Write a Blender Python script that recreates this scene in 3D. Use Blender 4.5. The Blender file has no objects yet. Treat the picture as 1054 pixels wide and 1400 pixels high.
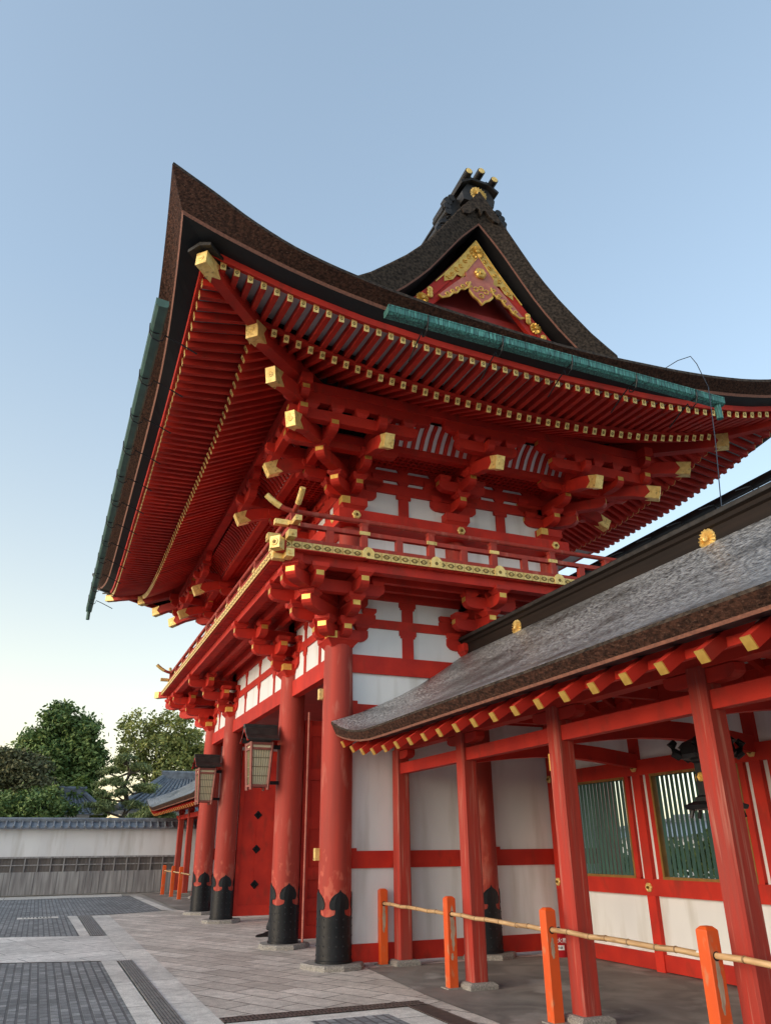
import bpy, bmesh, math, random
from math import sin, cos, pi, radians, sqrt, atan2
from mathutils import Vector, Matrix
S = bpy.context.scene
COL = S.collection
random.seed(7)

# ---------------------------------------------------------------- camera
cam_d = bpy.data.cameras.new('camera')
cam = bpy.data.objects.new('camera', cam_d); COL.objects.link(cam); S.camera = cam
RT = Vector((0.3878, 0.9217, -0.0101)); FW = Vector((-0.8442, 0.3552, 0.4015))
RT = (RT - FW * RT.dot(FW) / FW.dot(FW)).normalized(); FW.normalize(); UP = RT.cross(FW)
cam.matrix_world = Matrix(((RT.x, UP.x, -FW.x, 11.921), (RT.y, UP.y, -FW.y, -4.143), (RT.z, UP.z, -FW.z, 1.6), (0, 0, 0, 1)))
cam_d.sensor_fit = 'VERTICAL'; cam_d.sensor_height = 36; cam_d.lens = 26.76
cam_d.clip_start = 0.05; cam_d.clip_end = 3000

# ---------------------------------------------------------------- light
SUN_AZ = radians(190); SUN_EL = radians(14)      # azimuth from +Y towards -X
sd = Vector((-sin(SUN_AZ) * cos(SUN_EL), cos(SUN_AZ) * cos(SUN_EL), sin(SUN_EL)))
W = bpy.data.worlds.new('World'); S.world = W; W.use_nodes = True
wn = W.node_tree.nodes; wl = W.node_tree.links
sky = wn.new('ShaderNodeTexSky'); sky.sky_type = 'NISHITA'; sky.sun_disc = False
sky.sun_elevation = SUN_EL; sky.sun_rotation = atan2(sd.x, sd.y)
sky.air_density = 1.0; sky.dust_density = 1.2; sky.ozone_density = 1.5; sky.altitude = 50
bg = wn['Background']; bg.inputs['Strength'].default_value = 0.15
gm = wn.new('ShaderNodeGamma'); gm.inputs['Gamma'].default_value = .66
wl.new(sky.outputs[0], gm.inputs['Color'])
# warm haze low in the western sky
wt = wn.new('ShaderNodeTexCoord'); ws = wn.new('ShaderNodeSeparateXYZ'); wl.new(wt.outputs['Generated'], ws.inputs[0])
we = wn.new('ShaderNodeMapRange'); we.inputs[1].default_value = .62; we.inputs[2].default_value = .02; wl.new(ws.outputs['Z'], we.inputs[0])
wa = wn.new('ShaderNodeVectorMath'); wa.operation = 'DOT_PRODUCT'; wa.inputs[1].default_value = (-.94, -.34, 0); wl.new(wt.outputs['Generated'], wa.inputs[0])
wr = wn.new('ShaderNodeMapRange'); wr.inputs[1].default_value = .35; wr.inputs[2].default_value = 1.0; wl.new(wa.outputs['Value'], wr.inputs[0])
wm = wn.new('ShaderNodeMath'); wm.operation = 'MULTIPLY'; wl.new(we.outputs[0], wm.inputs[0]); wl.new(wr.outputs[0], wm.inputs[1])
tn = wn.new('ShaderNodeMixRGB'); tn.inputs[1].default_value = (.92, .91, .875, 1); tn.inputs[2].default_value = (1.27, .98, .70, 1); wl.new(wm.outputs[0], tn.inputs[0])
ml = wn.new('ShaderNodeMixRGB'); ml.blend_type = 'MULTIPLY'; ml.inputs[0].default_value = 1; wl.new(gm.outputs[0], ml.inputs[1]); wl.new(tn.outputs[0], ml.inputs[2])
wl.new(ml.outputs[0], bg.inputs['Color'])
sl = bpy.data.lights.new('sun', 'SUN'); sl.energy = 0.5; sl.angle = radians(40); sl.color = (1.0, 0.86, 0.72)
so = bpy.data.objects.new('sun', sl); COL.objects.link(so)
so.rotation_euler = sd.to_track_quat('Z', 'Y').to_euler()
S.view_settings.view_transform = 'Standard'; S.view_settings.look = 'None'
S.view_settings.exposure = 1.9; S.view_settings.gamma = 1.0
S.render.engine = 'CYCLES'; S.cycles.max_bounces = 6; S.cycles.diffuse_bounces = 4

# ---------------------------------------------------------------- materials
def nmat(name, c1, c2, scale=(4, 4, 4), rough=0.6, metal=0.0, bump=0.0, detail=5, lo=0.35, hi=0.65,
         c3=None, s3=(1, 1, 1), lo3=0.6, hi3=0.75, rand=0.0, spec=0.5, bscale=None, dist=0.0, scuff=None):
    m = bpy.data.materials.new(name); m.use_nodes = True
    n = m.node_tree.nodes; l = m.node_tree.links; b = n['Principled BSDF']
    tc = n.new('ShaderNodeTexCoord')
    def noise(sc, det, d=0.0):
        mp = n.new('ShaderNodeMapping'); mp.inputs['Scale'].default_value = sc
        l.new(tc.outputs['Object'], mp.inputs['Vector'])
        if rand:
            oi = n.new('ShaderNodeObjectInfo'); vm = n.new('ShaderNodeVectorMath'); vm.operation = 'SCALE'
            cv = n.new('ShaderNodeCombineXYZ')
            for k in range(3): l.new(oi.outputs['Random'], cv.inputs[k])
            l.new(cv.outputs[0], vm.inputs[0]); vm.inputs['Scale'].default_value = 37.0
            l.new(vm.outputs[0], mp.inputs['Location'])
        t = n.new('ShaderNodeTexNoise'); t.inputs['Scale'].default_value = 1.0; t.inputs['Detail'].default_value = det
        t.inputs['Distortion'].default_value = d
        l.new(mp.outputs[0], t.inputs['Vector']); return t
    def ramp(t, a, c, pa, pc):
        r = n.new('ShaderNodeValToRGB'); e = r.color_ramp.elements
        e[0].position = pa; e[0].color = (*a, 1); e[1].position = pc; e[1].color = (*c, 1)
        l.new(t.outputs[0], r.inputs[0]); return r
    t = noise(scale, detail, dist); r = ramp(t, c1, c2, lo, hi); out = r.outputs[0]
    if c3:
        t3 = noise(s3, 8); r3 = ramp(t3, (0, 0, 0), (1, 1, 1), lo3, hi3)
        mx = n.new('ShaderNodeMixRGB'); l.new(r3.outputs[0], mx.inputs[0]); l.new(out, mx.inputs[1])
        mx.inputs[2].default_value = (*c3, 1); out = mx.outputs[0]
    if scuff:       # scrapes and bleached paint where people brush past, low on the shaft
        sx = n.new('ShaderNodeSeparateXYZ'); l.new(tc.outputs['Object'], sx.inputs[0])
        up_ = n.new('ShaderNodeMapRange'); up_.inputs[1].default_value = 1.75; up_.inputs[2].default_value = .95; l.new(sx.outputs['Z'], up_.inputs[0])
        t4 = noise((11, 11, 7), 9, .3); ad = n.new('ShaderNodeMath'); ad.operation = 'MULTIPLY_ADD'; l.new(up_.outputs[0], ad.inputs[0]); ad.inputs[1].default_value = .22; l.new(t4.outputs[0], ad.inputs[2])
        r4 = n.new('ShaderNodeMapRange'); r4.inputs[1].default_value = .72; r4.inputs[2].default_value = .82; l.new(ad.outputs[0], r4.inputs[0])
        m4 = n.new('ShaderNodeMixRGB'); l.new(r4.outputs[0], m4.inputs[0]); l.new(out, m4.inputs[1]); m4.inputs[2].default_value = (*scuff, 1); out = m4.outputs[0]
    if rand:
        oi = n.new('ShaderNodeObjectInfo'); mr = n.new('ShaderNodeMapRange')
        mr.inputs[3].default_value = 1 - rand; mr.inputs[4].default_value = 1 + rand
        l.new(oi.outputs['Random'], mr.inputs[0])
        hv = n.new('ShaderNodeHueSaturation'); l.new(out, hv.inputs['Color']); l.new(mr.outputs[0], hv.inputs['Value'])
        out = hv.outputs[0]
    l.new(out, b.inputs['Base Color'])
    b.inputs['Roughness'].default_value = rough; b.inputs['Metallic'].default_value = metal
    b.inputs['Specular IOR Level'].default_value = spec
    if bump:
        bt = noise(bscale, 6) if bscale else t
        bp = n.new('ShaderNodeBump'); bp.inputs['Strength'].default_value = bump; bp.inputs['Distance'].default_value = 0.02
        l.new(bt.outputs[0], bp.inputs['Height']); l.new(bp.outputs[0], b.inputs['Normal'])
    return m

RED = nmat('red_paint', (.56, .032, .017), (.42, .023, .015), (2.2, 2.2, 2.2), .62, spec=.25, bump=.1, bscale=(25, 25, 25), rand=.12,
           c3=(.30, .03, .018), s3=(5, 5, 2.5), lo3=.55, hi3=.78)
REDV = nmat('red_column_paint', (.42, .046, .029), (.30, .044, .031), (7, 7, .45), .62, spec=.25, bump=.1, bscale=(30, 30, 2.5), rand=.06,
            c3=(.46, .14, .10), s3=(6, 6, 1.6), lo3=.57, hi3=.74, scuff=(.47, .095, .06))
REDW = nmat('weathered_red_post', (.42, .040, .026), (.33, .052, .038), (14, 14, .8), .65, spec=.2, bump=.25, bscale=(45, 45, 1.6), rand=.06,
            c3=(.44, .15, .11), s3=(22, 22, 1.1), lo3=.55, hi3=.70)
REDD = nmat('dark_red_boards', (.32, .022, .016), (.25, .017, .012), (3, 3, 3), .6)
ORANGE = nmat('orange_fence_paint', (.74, .105, .012), (.66, .085, .012), (3, 3, 1), .45, bump=.05, rand=.07,
              c3=(.56, .20, .09), s3=(9, 9, 5), lo3=.58, hi3=.70)
WHITE = nmat('white_plaster', (.80, .80, .79), (.72, .72, .72), (1.2, 1.2, .6), .85, bump=.05, bscale=(14, 14, 14), detail=8, c3=(.56, .54, .50), s3=(3.2, 3.2, .5), lo3=.54, hi3=.8)
SLATEW = nmat('pale_soffit_boards', (.44, .42, .42), (.36, .34, .34), (2, 2, 2), .8)
GOLD = nmat('gilt_plate', (.80, .50, .12), (.62, .36, .07), (9, 9, 9), .42, metal=.55, bump=.12, bscale=(40, 40, 40))
GOLDB = nmat('bright_gilt_plate', (.90, .66, .25), (.76, .50, .15), (12, 12, 12), .45, metal=.35, bump=.15, bscale=(40, 40, 40), rand=.16, c3=(.40, .24, .07), s3=(16, 16, 16), lo3=.56, hi3=.74)
GOLDD = nmat('dark_gilt', (.26, .16, .04), (.16, .10, .03), (20, 20, 20), .5, metal=.5)
BLACK = nmat('black_iron', (.006, .0065, .008), (.012, .0125, .015), (6, 6, 3), .42, spec=.3, bump=.12, bscale=(18, 18, 18))
IRON = nmat('grey_iron_nail', (.035, .035, .04), (.025, .025, .028), (6, 6, 6), .4, metal=.5)
BARKTOP = nmat('weathered_bark_painted_sheen', (.035, .035, .035), (.46, .465, .475), (16, 52, 52), .33, bump=.9, bscale=(14, 48, 48), detail=7, lo=.40, hi=.64,  # pale streaks paint the sky's silver sheen into the colour; dark patches break it
               c3=(.03, .028, .025), s3=(.7, 1.6, 1.6), lo3=.46, hi3=.70, spec=1.0)
BARKTOP2 = nmat('weathered_bark_verge', (.018, .013, .010), (.075, .054, .04), (16, 16, 22), .8, spec=.15, bump=.7, bscale=(45, 45, 45), detail=9)
BARKCUT = nmat('bark_eave_cut', (.085, .038, .025), (.03, .015, .011), (20, 20, 34), .9, bump=1.0, bscale=(26, 26, 40), detail=9, lo=.36, hi=.62, spec=.15,
               c3=(.12, .065, .045), s3=(34, 34, 46), lo3=.58, hi3=.70)
BARKLIP = nmat('bark_trim_strip', (.26, .10, .06), (.17, .065, .042), (30, 30, 30), .7, bump=.3)
NEARBLACK = nmat('dark_eave_boards', (.008, .008, .01), (.005, .005, .006), (4, 4, 4), .7)  # near-black for eave undersides, rear gutter, rail holes and label print
COPPER = nmat('copper_patina', (.05, .21, .18), (.018, .06, .055), (30, 30, 3), .6, bump=.25, detail=8,
              c3=(.12, .38, .32), s3=(40, 40, 4), lo3=.52, hi3=.66)
COPPERD = nmat('dull_copper', (.08, .17, .14), (.06, .12, .10), (5, 5, 5), .6, bump=.1)
TILE = nmat('dark_ridge_tile', (.018, .016, .015), (.036, .032, .03), (8, 8, 8), .5, spec=.3, bump=.15, bscale=(30, 30, 30))
RIDGEB = nmat('brown_ridge_board', (.018, .011, .008), (.010, .0065, .005), (.6, 14, 14), .65, spec=.2, bump=.15)
PINK = nmat('faded_pink_board', (.50, .16, .11), (.40, .11, .08), (9, 9, 9), .6)
STONE = nmat('granite_base', (.36, .33, .29), (.18, .165, .15), (60, 60, 60), .8, bump=.3, detail=6)
BAMBOO = nmat('bamboo', (.62, .40, .20), (.46, .27, .12), (5, 40, 40), .4, bump=.05, rand=.1,
              c3=(.30, .17, .08), s3=(3, 20, 20), lo3=.62, hi3=.7)
LFRAME = nmat('lantern_frame_wood', (.30, .085, .06), (.22, .06, .045), (9, 9, 9), .6)
LWOOD = nmat('lantern_lattice_wood', (.26, .22, .12), (.20, .17, .09), (6, 6, 6), .6)
GREEN = nmat('green_lattice', (.010, .085, .062), (.008, .055, .045), (9, 9, 2), .45)
OCHRE = nmat('ochre_frame', (.30, .15, .03), (.22, .11, .025), (6, 6, 6), .5)
PAPER = nmat('lantern_paper', (.88, .80, .56), (.80, .71, .47), (4, 4, 4), .8)
CONC = nmat('worn_concrete', (.25, .225, .195), (.14, .125, .11), (1.6, 1.6, 1.6), .75, bump=.2, bscale=(16, 16, 16), detail=9,
            c3=(.34, .315, .28), s3=(.8, .8, .8), lo3=.55, hi3=.62, dist=1.0)
GREYTILE = nmat('grey_roof_tile', (.20, .22, .245), (.11, .12, .14), (5, 5, 5), .4, bump=.1)
CLOTH = nmat('black_cloth', (.014, .014, .017), (.02, .02, .024), (8, 8, 8), .8)
SKIN = nmat('skin', (.52, .30, .21), (.46, .26, .18), (8, 8, 8), .5)
HAIR = nmat('black_hair', (.012, .01, .009), (.02, .017, .015), (40, 40, 8), .45)
SHOE = nmat('black_shoe', (.012, .012, .013), (.02, .02, .02), (8, 8, 8), .35)
EXTRED = nmat('glossy_red', (.42, .012, .02), (.36, .01, .016), (4, 4, 4), .3)
LABELW = nmat('white_label', (.75, .75, .75), (.7, .7, .7), (4, 4, 4), .6)
TRUNK = nmat('tree_bark', (.09, .065, .045), (.05, .036, .026), (9, 9, 2), .85, bump=.5)
PLANK = nmat('grey_planks', (.36, .35, .34), (.20, .19, .19), (.6, 9, .8), .8, bump=.3, detail=7)
PLANKD = nmat('dark_planks', (.15, .13, .12), (.09, .078, .07), (.6, 10, 1), .8, bump=.2)

# ---------------------------------------------------------------- mesh helpers
class MB:
    def __init__(s): s.v = []; s.f = []; s.m = []; s.T = None
    def pt(s, p):
        p = Vector(p)
        if s.T is not None: p = s.T @ p
        s.v.append(p); return len(s.v) - 1
    def face(s, idx, mi=0): s.f.append(tuple(idx)); s.m.append(mi)
    def poly(s, pts, mi=0): s.face([s.pt(p) for p in pts], mi)
    def box(s, x0, x1, y0, y1, z0, z1, mi=0):
        i = [s.pt(p) for p in ((x0, y0, z0), (x1, y0, z0), (x1, y1, z0), (x0, y1, z0), (x0, y0, z1), (x1, y0, z1), (x1, y1, z1), (x0, y1, z1))]
        for q in ((0, 3, 2, 1), (4, 5, 6, 7), (0, 1, 5, 4), (1, 2, 6, 5), (2, 3, 7, 6), (3, 0, 4, 7)): s.face([i[k] for k in q], mi)
    def loft(s, rings, mi=0, cap=True, closed=True):
        R = [[s.pt(p) for p in r] for r in rings]; n = len(R[0])
        for a, b in zip(R, R[1:]):
            for k in range(n if closed else n - 1): s.face((a[k], a[(k + 1) % n], b[(k + 1) % n], b[k]), mi)
        if cap and closed: s.face(R[0][::-1], mi); s.face(R[-1], mi)
    def prism(s, poly, fn, w0, w1, mi=0):
        s.loft([[fn(u, v, w0) for u, v in poly], [fn(u, v, w1) for u, v in poly]], mi)
    def beam(s, A, B, w, h, mi=0, up=(0, 0, 1)):
        A = Vector(A); B = Vector(B); d = (B - A).normalized(); sd = d.cross(Vector(up)).normalized() * (w / 2); u = sd.cross(d).normalized() * (h / 2)
        s.loft([[A - sd - u, A + sd - u, A + sd + u, A - sd + u], [B - sd - u, B + sd - u, B + sd + u, B - sd + u]], mi)
    def tube(s, path, r, n=8, mi=0, cap=True):
        P = [Vector(p) for p in path]; rings = []
        for k, p in enumerate(P):
            d = (P[min(k + 1, len(P) - 1)] - P[max(k - 1, 0)]).normalized()
            a = d.cross(Vector((0, 0, 1)))
            if a.length < .01: a = d.cross(Vector((1, 0, 0)))
            a.normalize(); b = a.cross(d); rr = r[k] if isinstance(r, (list, tuple)) else r
            rings.append([p + a * rr * cos(2 * pi * j / n) + b * rr * sin(2 * pi * j / n) for j in range(n)])
        s.loft(rings, mi, cap)
    def lathe(s, prof, c=(0, 0, 0), n=24, mi=0, cap=True):
        c = Vector(c)
        s.loft([[c + Vector((r * cos(2 * pi * j / n), r * sin(2 * pi * j / n), z)) for j in range(n)] for r, z in prof], mi, cap)
    def disc(s, c, nrm, r, th, n=16, mi=0, petals=0, dep=.12):
        c = Vector(c); nrm = Vector(nrm).normalized(); a = nrm.cross(Vector((0, 0, 1)))
        if a.length < .01: a = Vector((1, 0, 0))
        a.normalize(); b = nrm.cross(a)
        N = petals * 4 if petals else n
        def ring(h, k): 
            return [c + nrm * h + (a * cos(2 * pi * j / N) + b * sin(2 * pi * j / N)) * r * k * (1 - (dep * (1 - abs(cos(pi * j / 4))) if petals else 0)) for j in range(N)]
        s.loft([ring(0, 1), ring(th * .6, 1), ring(th, .8), ring(th * .75, .3), ring(th * 1.1, .2)], mi)
    def cut(s): s.__dict__.setdefault('cuts', []).append(len(s.f))
    def pieces(s, name, mats, parent=None, smooth=False):
        cs = sorted(set([0] + s.__dict__.get('cuts', []) + [len(s.f)])); out = []
        for a, b in zip(cs, cs[1:]):
            q = MB(); mp = {}
            for f, mi in zip(s.f[a:b], s.m[a:b]):
                for k in f:
                    if k not in mp: mp[k] = len(q.v); q.v.append(s.v[k])
                q.f.append(tuple(mp[k] for k in f)); q.m.append(mi)
            out.append(q.build(name, mats, parent, smooth=smooth))
        return out
    def chrys(s, c, nrm, r, petals=16, mi=0):
        c = Vector(c); nrm = Vector(nrm).normalized(); a = nrm.cross(Vector((0, 0, 1))).normalized(); b = nrm.cross(a)
        s.disc(c, nrm, r * .9, .012, 24, mi)
        for k in range(petals):
            t = 2 * pi * k / petals; d = a * cos(t) + b * sin(t); w = d.cross(nrm) * (r * pi / petals * .9)
            s.loft([[c + d * r * .25 - w * .3, c + d * r * .25 + nrm * .03, c + d * r * .25 + w * .3], [c + d * r * .8 - w, c + d * r * .8 + nrm * .045, c + d * r * .8 + w], [c + d * r * .97 - w * .6, c + d * r * .97 + nrm * .022, c + d * r * .97 + w * .6]], mi)
        s.disc(c + nrm * .02, nrm, r * .26, .03, 14, mi)
    def build(s, name, mats, parent=None, loc=None, rotz=0, smooth=False, angle=None, recalc=True):
        me = s.mesh(name, mats, smooth, recalc); return inst(name, me, parent, loc, rotz)
    def mesh(s, name, mats, smooth=False, recalc=True):
        me = bpy.data.meshes.new(name)
        bm = bmesh.new(); vs = [bm.verts.new(v) for v in s.v]
        for f, mi in zip(s.f, s.m):
            try: fc = bm.faces.new([vs[k] for k in f]); fc.material_index = mi; fc.smooth = smooth
            except ValueError: pass
        if recalc: bmesh.ops.recalc_face_normals(bm, faces=bm.faces)
        bm.to_mesh(me); bm.free()
        for m in (mats if isinstance(mats, (list, tuple)) else [mats]): me.materials.append(m)
        if smooth: 
            try: me.set_sharp_from_angle(angle=radians(40))
            except Exception: pass
        return me

def inst(name, me, parent=None, loc=None, rotz=0):
    o = bpy.data.objects.new(name, me); COL.objects.link(o)
    if parent is not None: o.parent = parent
    if loc is not None: o.location = loc
    if rotz: o.rotation_euler = (0, 0, rotz)
    return o
def thing(name, label, cat, loc=(0, 0, 0), rotz=0, group=None):
    o = inst(name, None, None, loc, rotz); o['label'] = label; o['category'] = cat
    if group: o['group'] = group
    return o
def tag(o, label, cat, group=None):
    o['label'] = label; o['category'] = cat
    if group: o['group'] = group
    return o
def struct(name, mb, m, **k):
    o = mb.build(name, m, **k); o['kind'] = 'structure'; return o
def bevel(o, w=.008, seg=2):
    b = o.modifiers.new('bevel', 'BEVEL'); b.width = w; b.segments = seg; b.limit_method = 'ANGLE'; b.angle_limit = radians(35); return o
def lerp(a, b, t): return a + (b - a) * t
def table(tab, x):
    if x <= tab[0][0]: return tab[0][1]
    for (a, va), (b, vb) in zip(tab, tab[1:]):
        if x <= b: 
            t = (x - a) / (b - a); return va + (vb - va) * t
    return tab[-1][1]
def smooth_table(tab, n=80):      # resample with light smoothing so the eave reads as one curve
    x0, x1 = tab[0][0], tab[-1][0]; xs = [x0 + (x1 - x0) * k / n for k in range(n + 1)]; ys = [table(tab, x) for x in xs]
    for _ in range(6): ys = [ys[0]] + [(ys[k - 1] + 2 * ys[k] + ys[k + 1]) / 4 for k in range(1, n)] + [ys[-1]]
    return list(zip(xs, ys))

L = 10.691; A_ = 2.685; D1 = 2.506; D2 = 5.012
# ================================================================ GROUND
def tiles_mat(name, base, var, w, h, ang, mortar, rough=.7, bump=.2, mw=.012, offset=.5):
    m = bpy.data.materials.new(name); m.use_nodes = True; n = m.node_tree.nodes; l = m.node_tree.links; b = n['Principled BSDF']
    tc = n.new('ShaderNodeTexCoord'); mp = n.new('ShaderNodeMapping'); mp.inputs['Rotation'].default_value = (0, 0, radians(ang))
    l.new(tc.outputs['Object'], mp.inputs['Vector'])
    br = n.new('ShaderNodeTexBrick'); br.inputs['Scale'].default_value = 1; br.inputs['Brick Width'].default_value = w; br.inputs['Row Height'].default_value = h
    br.inputs['Mortar Size'].default_value = mw; br.inputs['Mortar Smooth'].default_value = .3; br.offset = offset; br.inputs['Bias'].default_value = 0
    br.inputs['Color1'].default_value = (*base, 1); br.inputs['Color2'].default_value = (*var, 1); br.inputs['Mortar'].default_value = (*mortar, 1)
    l.new(mp.outputs[0], br.inputs['Vector'])
    def noise(sc, det):
        t = n.new('ShaderNodeTexNoise'); t.inputs['Scale'].default_value = sc; t.inputs['Detail'].default_value = det; l.new(tc.outputs['Object'], t.inputs['Vector']); return t
    col = br.outputs['Color']
    for sc, det, lo, hi in ((.8, 7, .78, 1.22), (95, 4, .7, 1.3), (7, 8, .80, 1.16)):
        t = noise(sc, det); mr = n.new('ShaderNodeMapRange'); mr.inputs[1].default_value = .3; mr.inputs[2].default_value = .7; mr.inputs[3].default_value = lo; mr.inputs[4].default_value = hi
        l.new(t.outputs[0], mr.inputs[0]); hv = n.new('ShaderNodeHueSaturation'); l.new(col, hv.inputs['Color']); l.new(mr.outputs[0], hv.inputs['Value']); col = hv.outputs[0]
    l.new(col, b.inputs['Base Color']); b.inputs['Roughness'].default_value = rough
    bp = n.new('ShaderNodeBump'); bp.inputs['Strength'].default_value = bump; bp.inputs['Distance'].default_value = .01; bp.invert = True
    l.new(br.outputs['Fac'], bp.inputs['Height']); l.new(bp.outputs[0], b.inputs['Normal'])
    return m
TILEPAVE = tiles_mat('diagonal_stone_tiles', (.66, .60, .53), (.47, .42, .365), .78, .36, -27, (.11, .095, .08), mw=.011)
PATHPAVE = tiles_mat('granite_path_slabs', (.66, .64, .60), (.56, .54, .505), 1.5, .62, 72, (.14, .13, .13), mw=.010)
BORDER = tiles_mat('granite_border', (.66, .635, .58), (.56, .535, .49), 1.8, 5.0, 0, (.14, .13, .12), mw=.01)
COBBLE = tiles_mat('ribbed_grey_cobbles', (.28, .285, .285), (.15, .155, .16), .19, .105, 0, (.11, .112, .115), rough=.8, bump=.9, mw=.016)
GRAVEL = nmat('far_ground', (.40, .37, .33), (.30, .28, .25), (.5, .5, .5), .85, c3=(.25, .24, .22), s3=(40, 40, 40), lo3=.5, hi3=.7)
GRATEM = nmat('grate_stone', (.22, .21, .2), (.16, .15, .145), (8, 8, 8), .7)
GRATED = nmat('grate_slot', (.02, .019, .018), (.03, .028, .026), (8, 8, 8), .8)
GRATEB = nmat('brown_grate_iron', (.11, .078, .066), (.075, .055, .048), (12, 12, 12), .6)

def sheet(name, polys, z, m):
    mb = MB()
    for p in polys: mb.poly([(x, y, z) for x, y in p])
    o = struct(name, mb, m, recalc=False); return o
sheet('ground', [[(-400, -400), (400, -400), (400, 400), (-400, 400)]], -.012, GRAVEL)
def sk(x, y0, y): return x - (y0 - y) * .33          # the path runs askew of the gate
sheet('cobbled_forecourt', [[(-2.3, -2.99), (30, -2.85), (30, -60), (sk(-2.3, -2.99, -60), -60)],
      [(-12.3, -.72), (-20.6, -.80), (-21.0, -1.5), (sk(-21.0, -1.5, -60) + 15, -60), (sk(-6.25, -3.12, -60), -60), (-6.25, -3.12), (-11.7, -3.2)]], -.004, COBBLE)
sheet('stone_path', [[(-2.2, -2.62), (sk(-2.2, -2.62, -60), -60), (sk(-6.2, -2.62, -60), -60), (-6.2, -2.62)]], .002, PATHPAVE)
sheet('stone_border', [[(-11.5, -2.2), (30, -2.2), (30, -2.62), (-11.5, -2.62)], [(-2.2, -2.78), (30, -2.7), (30, -2.95), (-2.28, -3.0)], [(-6.25, -2.94), (-6.27, -3.13), (-11.75, -3.2), (-11.6, -2.97)],
      [(-12.6, -.72), (-12.2, -.42), (-20.4, -.6), (-20.6, -.82)], [(-20.1, -1.1), (-21.7, -1.0), (-20.2, -60), (-18.4, -60)]], .006, BORDER)
sheet('tiled_paving', [[(-11.5, -2.2), (30, -2.2), (30, .15), (2.6, .26), (.25, .42), (.25, 9), (-10.9, 9), (-11.0, .3), (-12.5, -.36)]], .004, TILEPAVE)
sheet('corridor_floor', [[(.25, .42), (2.6, .26), (30, .15), (30, 4.6), (.25, 4.6)], [(-11.0, .3), (-12.4, -.30), (-21.2, -.3), (-23, -.3), (-23, 4.6), (-11.0, 4.6)]], .0075, CONC)

def grate(label, x0, x1, y0, y1, along='x', n=6, m=(GRATEM, GRATED), z=.012, step=.6):
    t = thing('drain_grate', label, 'grate', (x0, y0, 0))
    lx, ly = x1 - x0, y1 - y0
    mb = MB(); mb.box(0, lx, 0, ly, .006, z - .004); mb.build('grate_bed', m[1], t)
    mb = MB()
    if along == 'x':
        w = ly / n; k = 0; x = 0
        while x < lx - .02:
            xe = min(x + step - .02, lx)
            for k in range(n): mb.box(x, xe, k * w + w * .22, k * w + w * .86, z - .006, z + .004)
            x += step
    else:
        w = .045; q = int(lx / w)
        for k in range(q): mb.box(k * w, k * w + w * .55, 0, ly, z - .006, z + .002)
        mb.box(0, lx, ly * .46, ly * .54, z - .006, z + .004)
        mb.box(0, lx, 0, .015, z - .006, z + .004); mb.box(0, lx, ly - .015, ly, z - .006, z + .004)
    mb.build('grate_bars', m[0], t)
    return t
grate('long grey slotted drain running towards the viewer beside the stone path', -2.15, 12, -2.76, -2.55)
grate('short grey slotted drain beyond the crossing stone path', -11.6, -6.25, -2.93, -2.68)
# brown channel drain in the foreground, L-shaped
t = thing('drain_grate', 'brown iron channel drain turning a corner in the foreground paving', 'grate', (2.85, 0, 0))
for nm, mm, pts in (('grate_bed', GRATED, None),):
    mb = MB(); mb.box(0, .24, -2.2, .02, .005, .009); mb.box(.24, 9, -.22, .02, .005, .009); mb.build(nm, mm, t)
mb = MB()
for k in range(49): mb.box(0, .24, -2.2 + k * .0455, -2.175 + k * .0455, .009, .016)
for k in range(190): mb.box(.27 + k * .0455, .295 + k * .0455, -.22, .02, .009, .016)
for y in (-.22, .005): mb.box(.24, 9, y, y + .015, .009, .018)
for x in (0, .112, .225): mb.box(x, x + .015, -2.2, .02, .009, .018)
mb.build('grate_bars', GRATEB, t)
sheet('drain_surround', [[(3.09, -.22), (12, -.22), (12, -2.18), (3.09, -2.18)]], .0065, BORDER)
sheet('cobble_inset', [[(3.36, -.56), (12, -.5), (12, -1.4), (3.36, -1.4)]], .0095, COBBLE)
t = thing('drain_cover', 'small pale rectangular drain cover let into the far grey cobbles', 'drain cover', (-11.6, -3.9, 0))
mb = MB(); mb.box(-.22, .22, -.48, .48, -.003, .004); mb.build('frame', BORDER, t)
mb = MB()
for k in range(9): mb.box(-.1, .1, -.36 + k * .08, -.32 + k * .08, .004, .007)
mb.build('slots', GRATED, t)

# ================================================================ GATE: columns, walls
G = thing('shrine_gate', 'two-storey vermilion shrine gate with gilt fittings, white panels and thick upswept bark roof', 'gate', (0, 0, 0))
RC = .245; ZC = 4.62
def crest_base():
    # black iron shoe whose rim rises into four ogee crests
    mb = MB(); n = 96; R = RC + .012
    def top(a):
        u = (a / (2 * pi) * 4) % 1.0; u = abs(u - .5) * 2      # 0 at crest centre, 1 between crests
        if u < .56: 
            s = u / .56; return .98 - .04 * s - .30 * s ** 3.2 if s < .98 else .72
        return .60 - .035 * sin((u - .56) / .44 * pi / 2)
    lo = []; hi = []
    prof = [top(2 * pi * j / n) for j in range(n)]
    R0 = [Vector((R * cos(2 * pi * j / n), R * sin(2 * pi * j / n), .0)) for j in range(n)]
    rings = [[Vector((R * 1.035 * cos(2 * pi * j / n), R * 1.035 * sin(2 * pi * j / n), z)) for j in range(n)] for z in (0, .035)]
    rings += [[Vector((R * cos(2 * pi * j / n), R * sin(2 * pi * j / n), .04)) for j in range(n)]]
    rings += [[Vector((R * cos(2 * pi * j / n), R * sin(2 * pi * j / n), prof[j])) for j in range(n)]]
    rings += [[Vector(((RC - .01) * cos(2 * pi * j / n), (RC - .01) * sin(2 * pi * j / n), prof[j] - .004)) for j in range(n)]]
    mb.loft(rings, 0, cap=False)
    return mb.mesh('metal_base', BLACK, smooth=True)
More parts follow.
